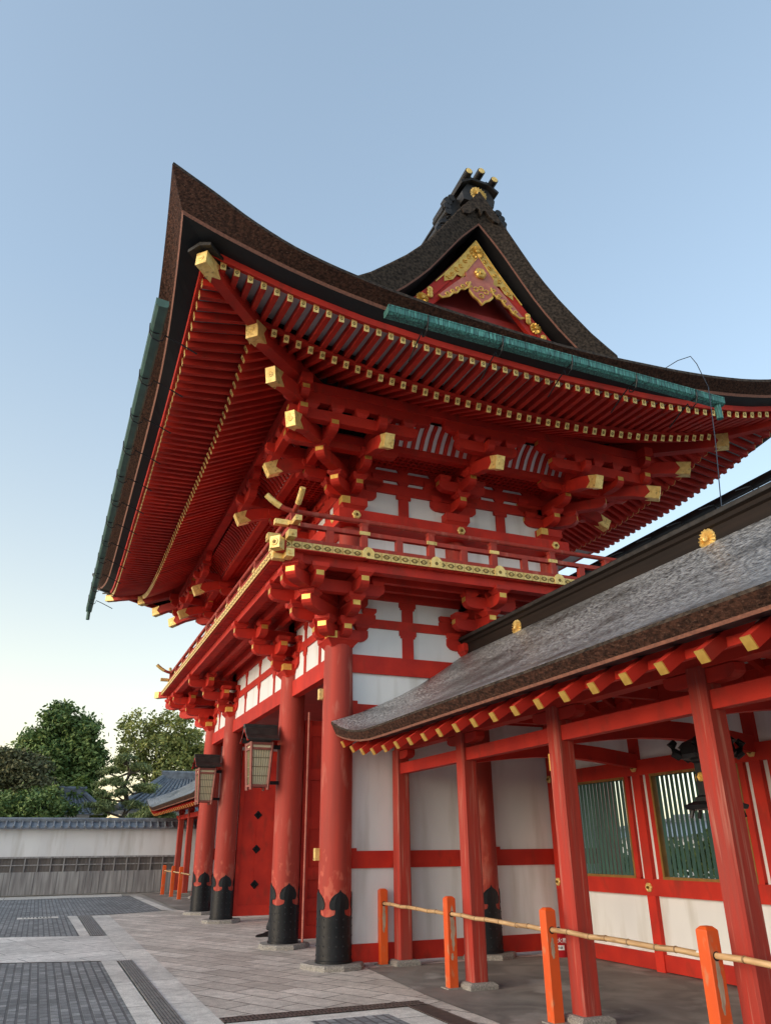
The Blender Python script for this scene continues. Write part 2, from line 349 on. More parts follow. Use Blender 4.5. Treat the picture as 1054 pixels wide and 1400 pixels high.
def trefoil():
    mb = MB()        # spade-shaped crest plates bulging at the shoulders, one per quarter
    for q in range(4):
        a0 = pi / 2 * q
        hp = [(.085, .60), (.068, .66), (.075, .685), (.115, .68), (.145, .695), (.155, .735), (.15, .78), (.125, .835), (.085, .875), (.04, .90), (.014, .918)]
        pts = [(-u, v) for u, v in hp] + [(0, .945)] + [(u, v) for u, v in reversed(hp)]
        f = lambda u, v, w: Vector(((RC + w) * cos(a0 + u / RC), (RC + w) * sin(a0 + u / RC), v))
        # fan of narrow quads so the plate follows the shaft
        N = len(pts) // 2
        rows = [(pts[k], pts[-1 - k]) for k in range(N)] 
        for (la, ra), (lb, rb) in zip(rows, rows[1:]):
            for j in range(4):
                t0, t1 = j / 4, (j + 1) / 4
                P = [f(lerp(la[0], ra[0], t0), la[1], .014), f(lerp(la[0], ra[0], t1), la[1], .014), f(lerp(lb[0], rb[0], t1), lb[1], .014), f(lerp(lb[0], rb[0], t0), lb[1], .014)]
                mb.poly(P)
        la, ra = rows[-1]; mb.poly([f(la[0], la[1], .014), f(ra[0], ra[1], .014), f(0, .945, .014)])
        for k in range(len(pts) - 1):
            a, b = pts[k], pts[k + 1]; mb.poly([f(*a, .014), f(*b, .014), f(*b, -.01), f(*a, -.01)])
    return mb
def shoe_mesh():
    mb = trefoil(); n = 64; R = RC + .013
    def top(j):
        u = (j / n * 4 + .5) % 1.0; d = abs(u - .5) * 2     # 0 at a crest
        return .64 if d < .22 else .64 - .05 * sin((d - .22) / .78 * pi / 2)
    ring = lambda r, zf: [Vector((r * cos(2 * pi * j / n), r * sin(2 * pi * j / n), zf(j))) for j in range(n)]
    mb.loft([ring(R * 1.04, lambda j: 0), ring(R * 1.04, lambda j: .035), ring(R, lambda j: .04), ring(R, top), ring(RC - .01, lambda j: top(j) - .003)], 0, cap=False)
    for zz in (.10, .22, .34, .46, .56):
        for j in range(16):
            a = 2 * pi * (j + .5) / 16; mb.disc((R * cos(a), R * sin(a), zz), (cos(a), sin(a), 0), .013, .006, 6, 1)
    return mb.mesh('metal_base', [BLACK, IRON], smooth=False, recalc=True)
SHOEM = shoe_mesh()
mb = MB(); mb.lathe([(RC, .0), (RC, .6), (RC * 1.0, 3.6), (RC * .965, 4.35), (RC * .95, ZC - .06), (RC * .86, ZC)], n=40)
COLM = mb.mesh('column', REDV, smooth=True)
mb = MB(); n = 10
rr = [.44, .47, .43, .46, .45, .48, .42, .46, .44, .47]
mb.loft([[Vector((r * q * cos(2 * pi * j / n + .3), r * q * sin(2 * pi * j / n + .3), z)) for j, r in enumerate(rr)] for q, z in ((1.0, -.05), (1.0, .05), (.95, .075))])
BASEM = mb.mesh('stone_base', STONE)
COLX = (0, -A_, -L + A_, -L)
cols = [(x, 0) for x in COLX] + [(x, D1) for x in COLX] + [(x, D2) for x in COLX]
for x, y in cols:
    c = inst('column', COLM, G, (x, y, .07)); inst('metal_base', SHOEM, c, (0, 0, .004)); inst('stone_base', BASEM, c, (0, 0, -.07), random.random() * 3)
CH = inst  # shorthand
mb = MB()
for z in (3.86, 1.485): mb.cut(); mb.box(-.11, -.01, -.31, -.2, z - .08, z + .09)
mb.pieces('gilt_plate', GOLDB, G)

def panel_wall(px0, px1, fixed, axis, outn):
    """white panels, bands and tie beams between two columns; axis 'y' runs along Y at x=fixed"""
    def B(mb, u0, u1, w0, w1, z0, z1, mi=0):
        if axis == 'y': mb.box(fixed + min(w0, w1), fixed + max(w0, w1), u0, u1, z0, z1, mi)
        else: mb.box(u0, u1, fixed + min(w0, w1), fixed + max(w0, w1), z0, z1, mi)
    return B
def frame_bay(u0, u1, fixed, axis, outn, low=True, name='wall'):
    B = panel_wall(u0, u1, fixed, axis, outn); s = outn; a, b = u0 + RC * .9, u1 - RC * .9
    mb = MB(); B(mb, a, b, -.075, .075, 4.24, 4.54); mb.build('tie_beam', RED, G)
    mb = MB(); B(mb, a, b, -.03, .03, 4.54, 5.74); mb.build('white_panel', WHITE, G)
    mb = MB(); B(mb, u0 + .1, u1 - .1, -.06, .06, 5.03, 5.185); mb.cut(); B(mb, u0 - .2, u1 + .2, -.075, .075, 5.535, 5.745); mb.pieces('wall_beam', RED, G)
    n = 1 if u1 - u0 < 4 else 3
    if axis == 'x' and n == 1: n = 2
    for k in range(n):
        m = lerp(u0, u1, (k + 1) / (n + 1)); w = .105 if axis == 'y' else .055
        mb = MB()
        for z0, z1 in ((4.54, 5.03), (5.185, 5.535)):
            mb.cut(); B(mb, m - w, m + w, -.05, .05, z0, z1); B(mb, m - w - .055, m + w + .055, -.058, .058, z1 - .09, z1)
            B(mb, m - w - .03, m + w + .03, -.056, .056, z1 - .13, z1 - .09)
        mb.pieces('strut', RED, G)
    if low:
        mb = MB(); B(mb, a, b, -.03, .03, .29, 4.24); mb.build('white_panel', WHITE, G)
        mb = MB(); B(mb, a, b, -.06, .06, .05, .29); mb.build('ground_sill', RED, G)
        mb = MB(); B(mb, a, b, -.06, .06, 1.29, 1.53); B(mb, a, a + .10, -.062, .062, 1.53, 1.57); mb.build('wall_band', RED, G)
        mb = MB(); B(mb, a, b, -.06, .06, 3.52, 3.73); B(mb, a, a + .10, -.062, .062, 3.73, 3.78); mb.build('wall_band', RED, G)
frame_bay(0, D1, 0, 'y', 1); frame_bay(D1, D2, 0, 'y', 1)
frame_bay(0, D1, -L, 'y', -1); frame_bay(D1, D2, -L, 'y', -1)
for x0, x1 in ((-A_, 0), (-L + A_, -A_), (-L, -L + A_)):
    frame_bay(x0, x1, 0, 'x', -1, low=False)
    mb = MB(); mb.box(x0 + .2, x1 - .2, D1 - .1, D1 + .1, 3.85, 4.6); mb.build('lintel', RED, G)
    mb = MB(); mb.box(x0 + .2, x1 - .2, D2 - .07, D2 + .07, 4.24, 4.56); mb.build('tie_beam', RED, G)
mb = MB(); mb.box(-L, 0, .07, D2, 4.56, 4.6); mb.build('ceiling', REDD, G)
# doors swung open in the middle bay
for x, side in ((-A_ - .02, 1), (-L + A_ + .02, -1)):
    d = MB(); d.box(-.04, .04, -2.2, 0, .12, 3.84)
    if side == -1:
        for k in range(1, 5): d.box(.04, .044, -2.2 + k * .44 - .004, -2.2 + k * .44 + .004, .45, 3.5)
    d = d.build('door', RED, G, (x, D1 - .05, 0))
    mb = MB(); e = .04 * side
    ys = (-2.2, -1.12, -.14); zs = (.12, .55, 1.05, 1.9, 2.75, 3.55)
    if side == 1:
        for y in ys: mb.box(min(e, e + .035), max(e, e + .035), y, y + .14, .12, 3.84)
        for z in zs: mb.box(min(e, e + .028), max(e, e + .028), -2.2, 0, z, z + .2)
        mb.build('door_batten', RED, d)
    else:
        f = -e
        for y in (-2.2, -.1): mb.box(min(f, f + .02), max(f, f + .02), y, y + .1, .12, 3.84)
        for z in (.12, 3.6): mb.box(min(f, f + .018), max(f, f + .018), -2.2, 0, z, z + .22)
        mb.build('door_frame', RED, d)
        mb = MB()
        for z in (.78, 1.55, 2.32, 3.1):
            for y in (-1.72, -1.1, -.5):
                mb.cut()
                for dy, dz in ((.05, 0), (-.05, 0), (0, .05), (0, -.05)):
                    mb.loft([[(f, y + dy - .055, z + dz), (f, y + dy, z + dz - .055), (f, y + dy + .055, z + dz), (f, y + dy, z + dz + .055)],
                             [(f + .02, y + dy - .03, z + dz), (f + .02, y + dy, z + dz - .03), (f + .02, y + dy + .03, z + dz), (f + .02, y + dy, z + dz + .03)]])
        mb.pieces('iron_rosette', BLACK, d)
# round grey-red downpipe against the right-hand door
mb = MB(); mb.tube([(-A_ + .32, -.02 + .27, .1), (-A_ + .32, .25, 3.95)], .018, 8); mb.build('conduit', PINK, G)

# ================================================================ BRACKETS
def arm_profile(h, tip, curl=.26):
    return [(tip, h), (tip, .46 * h), (tip - .02, .28 * h), (tip - .065, .10 * h), (tip - .12, .01 * h), (tip - curl, -.03 * h), (tip - curl - .06, 0)]
ARMC = {}
def arm_mb(mb, tip, back, h=.2, w=.155, plate=True, double=False, mo=0):
    r = arm_profile(h, tip); lft = [(-u, v) for u, v in arm_profile(h, back)][::-1] if double else [(-back, 0), (-back, h)]
    poly = r + lft
    mb.prism(poly, lambda u, v, y: Vector((u, y, v)), -w / 2, w / 2, mo)
    if plate:
        for sg, tp in ((1, tip),) + (((-1, back),) if double else ()):
            a, b = sg * (tp - .004), sg * (tp + .005)
            mb.box(min(a, b), max(a, b), -w / 2 + .012, w / 2 - .012, .54 * h, .93 * h, mo + 1)
def block_mb(mb, s=.27, h=.125, mo=0):
    a, b = s / 2 * .68, s / 2
    sq = lambda r, z: [(-r, -r, z), (r, -r, z), (r, r, z), (-r, r, z)]
    mb.loft([sq(a, 0), sq(a * 1.08, h * .12), sq(b * .94, h * .40), sq(b, h * .45), sq(b, h)], mo)
def bset(loc, items, base, detail):
    """base: mesh of the big block(s); items: (kind, pos, angle, args)"""
    mb = MB(); base(mb)
    if detail:
        s = mb.build('bracket_set', [RED, GOLD], G, loc)
        for it in items:
            if it[0] == 'arm': key = ('arm',) + tuple(round(x, 3) for x in it[3][:4]) + tuple(it[3][4:])
            else: key = (it[0],) + it[3]
            if key not in ARMC:
                q = MB()
                if it[0] == 'arm': arm_mb(q, *it[3])
                else: block_mb(q, *it[3])
                ARMC[key] = q.mesh('bracket_arm' if it[0] == 'arm' else 'bearing_block', [RED, GOLD])
            inst('bracket_arm' if it[0] == 'arm' else 'bearing_block', ARMC[key], s, it[1], it[2])
    else:
        for it in items:
            mb.T = Matrix.Translation(Vector(it[1])) @ Matrix.Rotation(it[2], 4, 'Z')
            if it[0] == 'arm': arm_mb(mb, *it[3])
            else: block_mb(mb, *it[3])
        mb.T = None
        s = mb.build('bracket_set', [RED, GOLD], G, loc)
    return s
def daito(mb, s=.56, h=.24, corner=None):
    block_mb(mb, s, h)
    if corner:      # gilt straps on the upper part of the big block
        b = s / 2 + .003
        for cx, cy in corner:
            mb.box(cx * (b - .16) if cx > 0 else -b, b if cx > 0 else -(b - .16), cy * b - .003, cy * b + .003, h * .5, h * .98, 1)
            mb.box(cx * b - .003, cx * b + .003, min(cy * b, cy * (b - .16)), max(cy * b, cy * (b - .16)), h * .5, h * .98, 1)
def wall_items(ang, offs, z1, dz, tips, tiers, w=.15, span=.5):
    I = []; d = Vector((cos(ang), sin(ang), 0)); t = Vector((-sin(ang), cos(ang), 0)); H = .2
    for k in range(1, tiers + 1):
        z = z1 + dz * (k - 1)
        I.append(('arm', d * 0 + Vector((0, 0, z)), ang, (tips[k - 1], .2, H, w, True, False)))
        I.append(('block', d * offs[k - 1] + Vector((0, 0, z + H - .015)), ang, (.28, .125)))
    for j in range(0, tiers):
        o = 0 if j == 0 else offs[j - 1]
        for k in ([1, 2] if j == 0 else [j + 1]):
            if k > tiers: continue
            sp = span + (.14 if (j == 0 and k == 2) else 0); z = z1 + dz * (k - 1)
            I.append(('arm', d * o + Vector((0, 0, z + .001)), ang + pi / 2, (sp, sp, H, w - .006, j > 0, True)))
            for q in (-1, 0, 1):
                if q == 0 and j == 0: continue
                I.append(('block', d * o + t * (q * (sp - .12)) + Vector((0, 0, z + H - .014)), ang, (.24, .113)))
    return I
def corner_items(a1, a2, offs, z1, dz, tips, tiers, w=.15, back=.5, diag=True):
    """two outward directions; arms along each run out from every line of the other"""
    I = []; d1 = Vector((cos(a1), sin(a1), 0)); d2 = Vector((cos(a2), sin(a2), 0)); H = .2
    O = [0] + list(offs); ad = atan2(d1.y + d2.y, d1.x + d2.x); dd = (d1 + d2)
    for k in range(1, tiers + 1):
        z = z1 + dz * (k - 1)
        for (da, aa, db, lift) in ((d1, a1, d2, 0), (d2, a2, d1, .0012)):
            for j in ((0, 2) if k == 3 else (0,)):
                bk = back + (.14 if k == 2 else 0) if j in (0, k - 1) else .1
                I.append(('arm', db * O[j] + Vector((0, 0, z + lift + .0008 * j)), aa, (tips[k - 1], bk, H, w - .002 * j, True, True)))
                I.append(('block', db * O[j] + da * offs[k - 1] + Vector((0, 0, z + H - .015 + lift)), aa, (.28 - .002 * j, .125)))
                if j in (0, k - 1): I.append(('block', db * O[j] - da * (bk - .12) + Vector((0, 0, z + H - .014 + lift)), aa, (.24, .113)))
        if diag:
            r2 = sqrt(2)
            I.append(('arm', Vector((0, 0, z + .003)), ad, (tips[k - 1] * r2 + .0, .2, H, w * 1.15, True, False)))
            I.append(('block', dd * offs[k - 1] + Vector((0, 0, z + H - .013)), ad, (.28, .117)))
    return I
def dedupe(I):
    seen = set(); out = []
    for it in I:
        if it[0] == 'block':
            k = tuple(round(c, 1) for c in it[1])
            if k in seen: continue
            seen.add(k)
        out.append(it)
    return out
LO = (.35, .75, 1.13); LT = (.45, .85, 1.23)
# lower (balcony) brackets: z given relative to the column top
E_, S_, W_ = 0.0, -pi / 2, pi
bset((0, 0, ZC), dedupe(corner_items(E_, S_, LO, .14, .29, LT, 3)), lambda m: daito(m, corner=((1, -1),)), True)
bset((0, D1, ZC), wall_items(E_, LO, .14, .29, LT, 3), lambda m: daito(m), True)
bset((0, D2, ZC), dedupe(corner_items(E_, pi / 2, LO, .14, .29, LT, 3)), lambda m: daito(m), False)
bset((-A_, 0, ZC), wall_items(S_, LO, .14, .29, LT, 3), lambda m: daito(m, corner=((1, -1),)), True)
bset((-L + A_, 0, ZC), wall_items(S_, LO, .14, .29, LT, 3), lambda m: daito(m, corner=((1, -1),)), False)
bset((-L, 0, ZC), dedupe(corner_items(S_, W_, LO, .14, .29, LT, 3)), lambda m: daito(m, corner=((1, -1),)), False)

# ================================================================ BALCONY
PO = 1.13; FO = 1.34; FF = 1.43; ZF0, ZF1 = 5.76, 5.90
def ring_beam(name, off, w, z0, z1, m, over=.12, parent=None):
    mb = MB(); h = w / 2
    mb.box(off - h, off + h, -off - over, D2 + off + over, z0, z1)
    mb.box(-L - off - over, off + over, -off - h, -off + h, z0 + .002, z1 - .002)
    mb.box(-L - off - h, -L - off + h, -off - over, D2 + off + over, z0, z1)
    mb.box(-L - off - over, off + over, D2 + off - h, D2 + off + h, z0 + .002, z1 - .002)
    return mb.build(name, m, parent or G)
ring_beam('balcony_purlin', PO, .17, 5.61, 5.765, RED, over=.14)
BAL = MB()
t = .02
BAL.box(-L - FO, FO, -FF, 0, ZF0 + .012, ZF1); BAL.box(0, FO, 0, D2, ZF0 + .012, ZF1); BAL.box(-L - FO, -L, 0, D2, ZF0 + .012, ZF1); BAL.box(-L - FO, FO, D2, D2 + FO, ZF0 + .012, ZF1)
BAL = BAL.build('balcony_floor', RED, G)
mb = MB()       # floor boards seen from below, between wall and purlin
y = -FO
while y < D2 + FO:
    if y > -.0: mb.box(.05, FO - .03, y + .006, y + .162, ZF0 - .004, ZF0 + .012)
    y += .17
x = -L - FO
while x < FO:
    mb.box(x + .006, x + .162, -FF + .03, -.05, ZF0 - .004, ZF0 + .012); x += .17
mb.build('floor_boards', RED, BAL)
mb = MB()
for off in (.36, .75):
    mb.cut(); mb.box(off - .05, off + .05, .3, D2 - .3, 5.60, 5.745); mb.cut(); mb.box(-L + .3, -.3, -off - .05, -off + .05, 5.60, 5.745)
mb.pieces('balcony_joist', RED, G)
# gilt edge plates, each with a dark lozenge and a gilt boss
def edge_strip(n, step):
    mb = MB()
    for k in range(n):
        u = k * step
        mb.box(0, .012, u + .004, u + step - .004, .0, ZF1 - ZF0 - .015, 0)
        c = u + step / 2; zc = (ZF1 - ZF0) / 2 - .008
        pts = [(-.068, 0), (-.045, .022), (-.02, .036), (0, .04), (.02, .036), (.045, .022), (.068, 0), (.045, -.022), (.02, -.036), (0, -.04), (-.02, -.036), (-.045, -.022)]
        mb.prism(pts, lambda a, b, w: Vector((w, c + a, zc + b)), .01, .0145, 1)
        mb.disc((.0145, c, zc), (1, 0, 0), .022, .006, 10, 0)
        mb.disc((.0145, c, zc), (1, 0, 0), .009, .009, 8, 1)
    return mb
step = .165; nR = int((D2 + FO + FF) / step); nF = int((L + 2 * FO) / step)
me = edge_strip(nR, (D2 + FO + FF - .02) / nR).mesh('edge_plate_strip', [GOLDB, GOLDD])
o = inst('edge_plate_strip', me, BAL, (FO, -FF + .01, ZF0 + .012))
me = edge_strip(nF, (L + 2 * FO - .02) / nF).mesh('edge_plate_strip', [GOLDB, GOLDD])
o = inst('edge_plate_strip', me, BAL, (-L - FO + .01, -FF, ZF0 + .012), -pi / 2)
# corner beam ends with gilt caps
for cx, cy, sx, sy in ((FO, -FF, 1, -1), (-L - FO, -FF, -1, -1)):
    d = Vector((sx, sy, 0)).normalized()
    c0 = Vector((cx, cy, 5.76)) - d * .9; c1 = Vector((cx, cy, 5.80)) + d * .16
    mb = MB(); mb.beam(c0, c1, .155, .175, 0); o = mb.build('corner_beam', RED, BAL)
    mb = MB(); mb.beam(c1 - d * .14, c1 + d * .012, .168, .188, 0)
    mb.disc(c1 + d * .012, d, .06, .012, 16, 0); mb.disc(c1 + d * .02, d, .03, .012, 12, 1); mb.build('end_cap', [GOLDB, GOLDD], o)
    if sx < 0: continue
    mb = MB()
    for z0, z1 in ((5.90, 6.02), (5.62, 5.75)):      # gilt boxes where the crossing rails and joists poke out
        q = .2 if z0 > 5.8 else .1
        for (ax, ay) in ((sx, 0), (0, sy)):
            mb.cut(); px, py = cx - sx * (.14), cy - sy * (.14)
            ex, ey = px + ax * (q + .12), py + ay * (q + .12)
            mb.beam((ex - ax * .2, ey - ay * .2, (z0 + z1) / 2 + (.001 if ax else 0)), (ex, ey, (z0 + z1) / 2 + (.001 if ax else 0)), .125, z1 - z0 - (.002 if ax else 0), 0)
            mb.disc((ex, ey, (z0 + z1) / 2), (ax, ay, 0), .035, .012, 12, 0)
    mb.pieces('corner_cap', [GOLDB, GOLDD], BAL)
# railing
RX = 1.2
RAIL = MB(); RAIL.box(RX - .05, RX + .05, -RX, D2 + RX, 5.90, 6.0)
RAIL.box(-L - RX, RX, -RX - .05, -RX + .05, 5.901, 5.999); RAIL.box(-L - RX - .05, -L - RX + .05, -RX, D2 + RX, 5.90, 6.0)
RAIL = RAIL.build('railing', REDV, BAL)
def rail_line(P0, P1, posts, mids):
    P0 = Vector(P0); P1 = Vector(P1); d = (P1 - P0).normalized(); n = Vector((d.y, -d.x, 0))
    mb = MB(); ext = .30
    mb.beam(P0 - d * ext + Vector((0, 0, 6.235)), P1 + d * ext + Vector((0, 0, 6.235)), .085, .07); mb.build('middle_rail', REDV, RAIL)
    path = []
    for s in (0, 1):
        pass
    Ltot = (P1 - P0).length
    def top(u): 
        e = max(0, -u, u - Ltot); return Vector((0, 0, 6.455 + .95 * e * e + .04 * e))
    us = [-.44, -.38, -.30, -.22, -.15, -.07, 0, Ltot, Ltot + .07, Ltot + .15, Ltot + .22, Ltot + .30, Ltot + .38, Ltot + .44]
    mb = MB(); mb.tube([P0 + d * u + top(u) for u in us], .042, 10); o = mb.build('top_rail', REDV, RAIL, smooth=True)
    mb = MB()
    for sg in (0, 1):
        mb.cut(); uu = us[:4] if sg == 0 else us[-4:]
        if sg == 0: uu = [-.455] + uu
        else: uu = uu + [Ltot + .455]
        mb.tube([P0 + d * u + top(u) for u in uu], .049, 10)
    mb.pieces('gilt_tip', GOLDB, o, smooth=True)
    mb = MB()
    for e in (P0 - d * (ext + .005), P1 + d * (ext + .005)):
        dd = d if e is not None and (e - P0).length < 1 else -d
        mb.cut(); mb.beam(e + Vector((0, 0, 6.235)), e + dd * .22 + Vector((0, 0, 6.235)), .1, .085)
    mb.pieces('gilt_box_end', GOLDB, RAIL)
    for u in posts:
        c = P0 + d * u; m2 = MB(); m2.T = Matrix.Translation(c) @ Matrix(((d.x, n.x, 0, 0), (d.y, n.y, 0, 0), (0, 0, 1, 0), (0, 0, 0, 1)))
        m2.box(-.055, .055, -.055, .055, 5.99, 6.36); m2.loft([[(-.045, -.045, 6.36), (.045, -.045, 6.36), (.045, .045, 6.36), (-.045, .045, 6.36)], [(-.075, -.06, 6.41), (.075, -.06, 6.41), (.075, .06, 6.41), (-.075, .06, 6.41)]])
        o = m2.build('baluster', REDV, RAIL)
        m3 = MB(); m3.T = m2.T; m3.box(-.09, .09, -.065, .065, 6.205, 6.265); m3.build('gilt_band', GOLDB, o)
    m2 = MB()
    for u in mids:
        m2.cut()
        c = P0 + d * u; m2.T = Matrix.Translation(c) @ Matrix(((d.x, n.x, 0, 0), (d.y, n.y, 0, 0), (0, 0, 1, 0), (0, 0, 0, 1)))
        m2.box(-.06, .06, -.04, .04, 5.99, 6.205)
    m2.T = None; m2.pieces('short_strut', REDV, RAIL)
ps = [1.2 * k for k in range(0, 7)]
ps[-1] = D2 + 2 * RX
rail_line((RX, -RX, 0), (RX, D2 + RX, 0), [0] + [1.2 * k - .02 for k in range(1, 6)] + [D2 + 2 * RX], [1.2 * k + .6 for k in range(6)])
rail_line((-L - RX, D2 + RX, 0), (-L - RX, -RX, 0), [.001], [])
nn = 11; Lr = L + 2 * RX
rail_line((-L - RX, -RX, 0), (RX, -RX, 0), [Lr * k / nn for k in range(1, nn)] + [0.001], [Lr * (k + .5) / nn for k in range(nn)])
mb = MB()       # arched gilt plates under the balusters
for k in range(1, 6):
    y = -RX + 1.2 * k; mb.cut()
    mb.prism([(-.1, 0), (.1, 0), (.1, .12), (.06, .17), (.02, .19), (-.02, .19), (-.06, .17), (-.1, .12)], lambda u, v, w: Vector((w, y + u, ZF0 + .01 + v)), FO + .01, FO + .028, 0)
    mb.disc((FO + .028, y, ZF0 + .08), (1, 0, 0), .03, .006, 12, 1)
mb.pieces('arched_plate', [GOLDB, GOLDD], BAL)

# ================================================================ UPPER STOREY
UX = -.28; UY = .28; UYB = 4.55; ULX = -L + .28; UYM = (UY + UYB) / 2
ucolx = [UX, -A_ - .05, -L + A_ + .05, ULX]
mb = MB(); mb.lathe([(.2, 5.88), (.2, 7.1), (.18, 7.24)], n=24); UCM = mb.mesh('upper_column', REDV, smooth=True)
for x in ucolx:
    for y in (UY, UYM, UYB):
        if y == UYM and x not in (UX, ULX): continue
        inst('upper_column', UCM, G, (x, y, 0))
mb = MB(); mb.box(ULX, UX, UY - .02, UY + .05, 5.9, 8.9); mb.box(UX - .05, UX + .02, UY, UYB, 5.9, 8.9); mb.box(ULX - .02, ULX + .05, UY, UYB, 5.9, 8.9); mb.box(ULX, UX, UYB - .05, UYB + .02, 5.9, 8.9)
mb.build('upper_wall', WHITE, G)
NX = .05
mb = MB(); mb.box(UX - .1, NX, UY - .33, UYB + .33, 6.92, 7.21); mb.box(ULX - .33, UX - .1, UY - .33, UY + .1, 6.922, 7.208); mb.box(ULX - .33, ULX + .1, UY + .1, UYB + .33, 6.92, 7.21); mb.box(ULX + .1, UX - .1, UYB - .1, UYB + .33, 6.922, 7.208)
mb.box(UX - .06, UX + .12, UY - .2, UYB + .2, 5.9, 6.12)
NAG = mb.build('sill_beam', RED, G)
def flower(parent, pos, nrm, r=.085, name='gilt_flower'):
    mb = MB(); mb.disc((0, 0, 0), nrm, r, .03, petals=6); mb.disc(Vector(nrm) * .02, nrm, r * .33, .03, 10, 1)
    return mb.build(name, [GOLDB, GOLDD], parent, pos)
for y in (UY, UYM, UYB): flower(NAG, (NX, y, 7.10), (1, 0, 0))
for x in ucolx: flower(NAG, (x, UY - .33, 7.10), (0, -1, 0))
def ubox(mb, a, b, z0, z1, wd, faces=('r', 'f', 'l')):
    if 'r' in faces: mb.box(UX - .02, UX + wd, UY + a, UYB - a, z0, z1)
    if 'f' in faces: mb.box(ULX + a, UX - a, UY - wd, UY + .02, z0 + .001, z1 - .001)
    if 'l' in faces: mb.box(ULX - wd, ULX + .02, UY + a, UYB - a, z0, z1)
mb = MB(); ubox(mb, -.5, 0, 7.775, 7.975, .075); ubox(mb, -.62, 0, 8.055, 8.235, .077); ubox(mb, -.3, 0, 8.315, 8.7, .073)
mb.build('wall_beam', RED, G)
mb = MB()
segs = [(UY, UYM), (UYM, UYB)]
for a, b in segs:
    m = (a + b) / 2; mb.cut()
    mb.box(UX - .02, UX + .06, m - .1, m + .1, 7.21, 7.79); mb.box(UX - .02, UX + .068, m - .15, m + .15, 7.69, 7.78)
    for z in (7.975, 8.235):
        for t in (a + .3, m, b - .3):
            r0 = .13 if t == m else .22; mb.cut()
            mb.loft([[(UX - .02, t - r0 + .05, z), (UX + .072, t - r0 + .05, z), (UX + .072, t + r0 - .05, z), (UX - .02, t + r0 - .05, z)],
                     [(UX - .02, t - r0, z + .08), (UX + .072, t - r0, z + .08), (UX + .072, t + r0, z + .08), (UX - .02, t + r0, z + .08)]])
for k in range(3):
    for q in (1, 2, 3) if k == 1 else (1,):
        m = lerp(ucolx[k], ucolx[k + 1], q / (4 if k == 1 else 2)); mb.cut(); mb.box(m - .1, m + .1, UY - .06, UY + .02, 7.21, 7.79)
        for z in (7.975, 8.235): mb.cut(); mb.box(m - .14, m + .14, UY - .07, UY + .02, z, z + .08)
mb.pieces('strut', RED, G)
UO = (.40, .84, 1.43); UT = (.49, .92)
UZ = 7.21
def ubase(mb): daito(mb, .5, .28, ((1, -1),))
def gold_cap(mb, A, B, w, h, ln, up=(0, 0, 1), mi=0, notch=.09):
    """swallow-tailed gilt sleeve over the end B of a beam A-B"""
    A = Vector(A); B = Vector(B); d = (B - A).normalized(); s = d.cross(Vector(up)).normalized(); u = s.cross(d)
    e = .006
    mb.beam(B - d * .001, B + d * .012, w + .012, h + .012, mi)
    for sg in (1, -1):
        c = B + s * sg * (w / 2 + .001)
        mb.prism([(0, -h / 2), (0, h / 2), (-ln, h / 2), (-ln + notch, 0), (-ln, -h / 2)], lambda a, b, k: c + d * a + u * b + s * sg * k, 0, e, mi)
    for sg in (1, -1):
        c = B + u * sg * (h / 2 + .001)
        mb.prism([(0, -w / 2), (0, w / 2), (-ln, w / 2), (-ln + notch, 0), (-ln, -w / 2)], lambda a, b, k: c + d * a + s * b + u * sg * k, 0, e, mi)
    for r in (.045, .02): mb.disc(B + d * .012, d, r, .008, 14, mi)
def tail(A, B, w=.155, h=.235, ln=.27, name='tail_rafter', bow=.07):
    A = Vector(A); B = Vector(B); mb = MB(); d = (B - A)
    rings = []
    s = d.normalized().cross(Vector((0, 0, 1))).normalized(); u = s.cross(d.normalized())
    for k in range(9):
        t = k / 8; c = A + d * t + u * (-bow * sin(pi * min(1, t / .75))); hh = h * (1.12 - .12 * t) if t < .7 else h
        rings.append([c - s * w / 2 - u * h / 2, c + s * w / 2 - u * h / 2, c + s * w / 2 + u * h / 2, c - s * w / 2 + u * h / 2])
    mb.loft(rings); o = mb.build(name, RED, G)
    P = A + d * (7 / 8)
    mb = MB(); gold_cap(mb, P, B, w, h, ln * .95); mb.build('gilt_sleeve', GOLDB, o); return o
def tail_top(ang, loc, detail):
    """arm with blocks riding on the tail rafters, under the eaves purlin"""
    d = Vector((cos(ang), sin(ang), 0)); t = Vector((-sin(ang), cos(ang), 0)); I = []
    c = d * UO[2]
    I.append(('arm', c + Vector((0, 0, 8.20 - UZ)), ang + pi / 2, (.62, .62, .2, .15, False, True)))
    I.append(('arm', c + Vector((0, 0, 8.53 - UZ)), ang + pi / 2, (.86, .86, .19, .145, False, True)))
    for q in (-.5, -.17, .17, .5): I.append(('block', c + t * q + Vector((0, 0, 8.40 - UZ)), ang, (.24, .14)))
    I.append(('arm', Vector((0, 0, 8.205 - UZ)), ang, (1.66, .1, .19, .145, False, False)))
    return I
def corner_top(a1, a2):
    d1 = Vector((cos(a1), sin(a1), 0)); d2 = Vector((cos(a2), sin(a2), 0)); I = []; O3 = UO[2]
    for da, aa, db, l in ((d1, a1, d2, 0), (d2, a2, d1, .0015)):
        I.append(('arm', db * O3 + Vector((0, 0, 8.20 - UZ + l)), aa, (O3 + .22, .72, .2, .15, True, True)))
        I.append(('arm', db * O3 + Vector((0, 0, 8.53 - UZ + l)), aa, (O3 + .30, 1.0, .19, .145, True, True)))
        for q in (-.55, -.1, .35, .8, 1.25): I.append(('block', db * O3 + da * q + Vector((0, 0, 8.40 - UZ)), aa, (.24, .14)))
        I.append(('arm', db * UO[1] + Vector((0, 0, 8.06 - UZ + l)), aa, (O3 + .1, .6, .2, .15, True, True)))
        I.append(('arm', Vector((0, 0, 8.205 - UZ + l)), aa, (1.66, .1, .19, .145, False, False)))
    return I
UD = .28
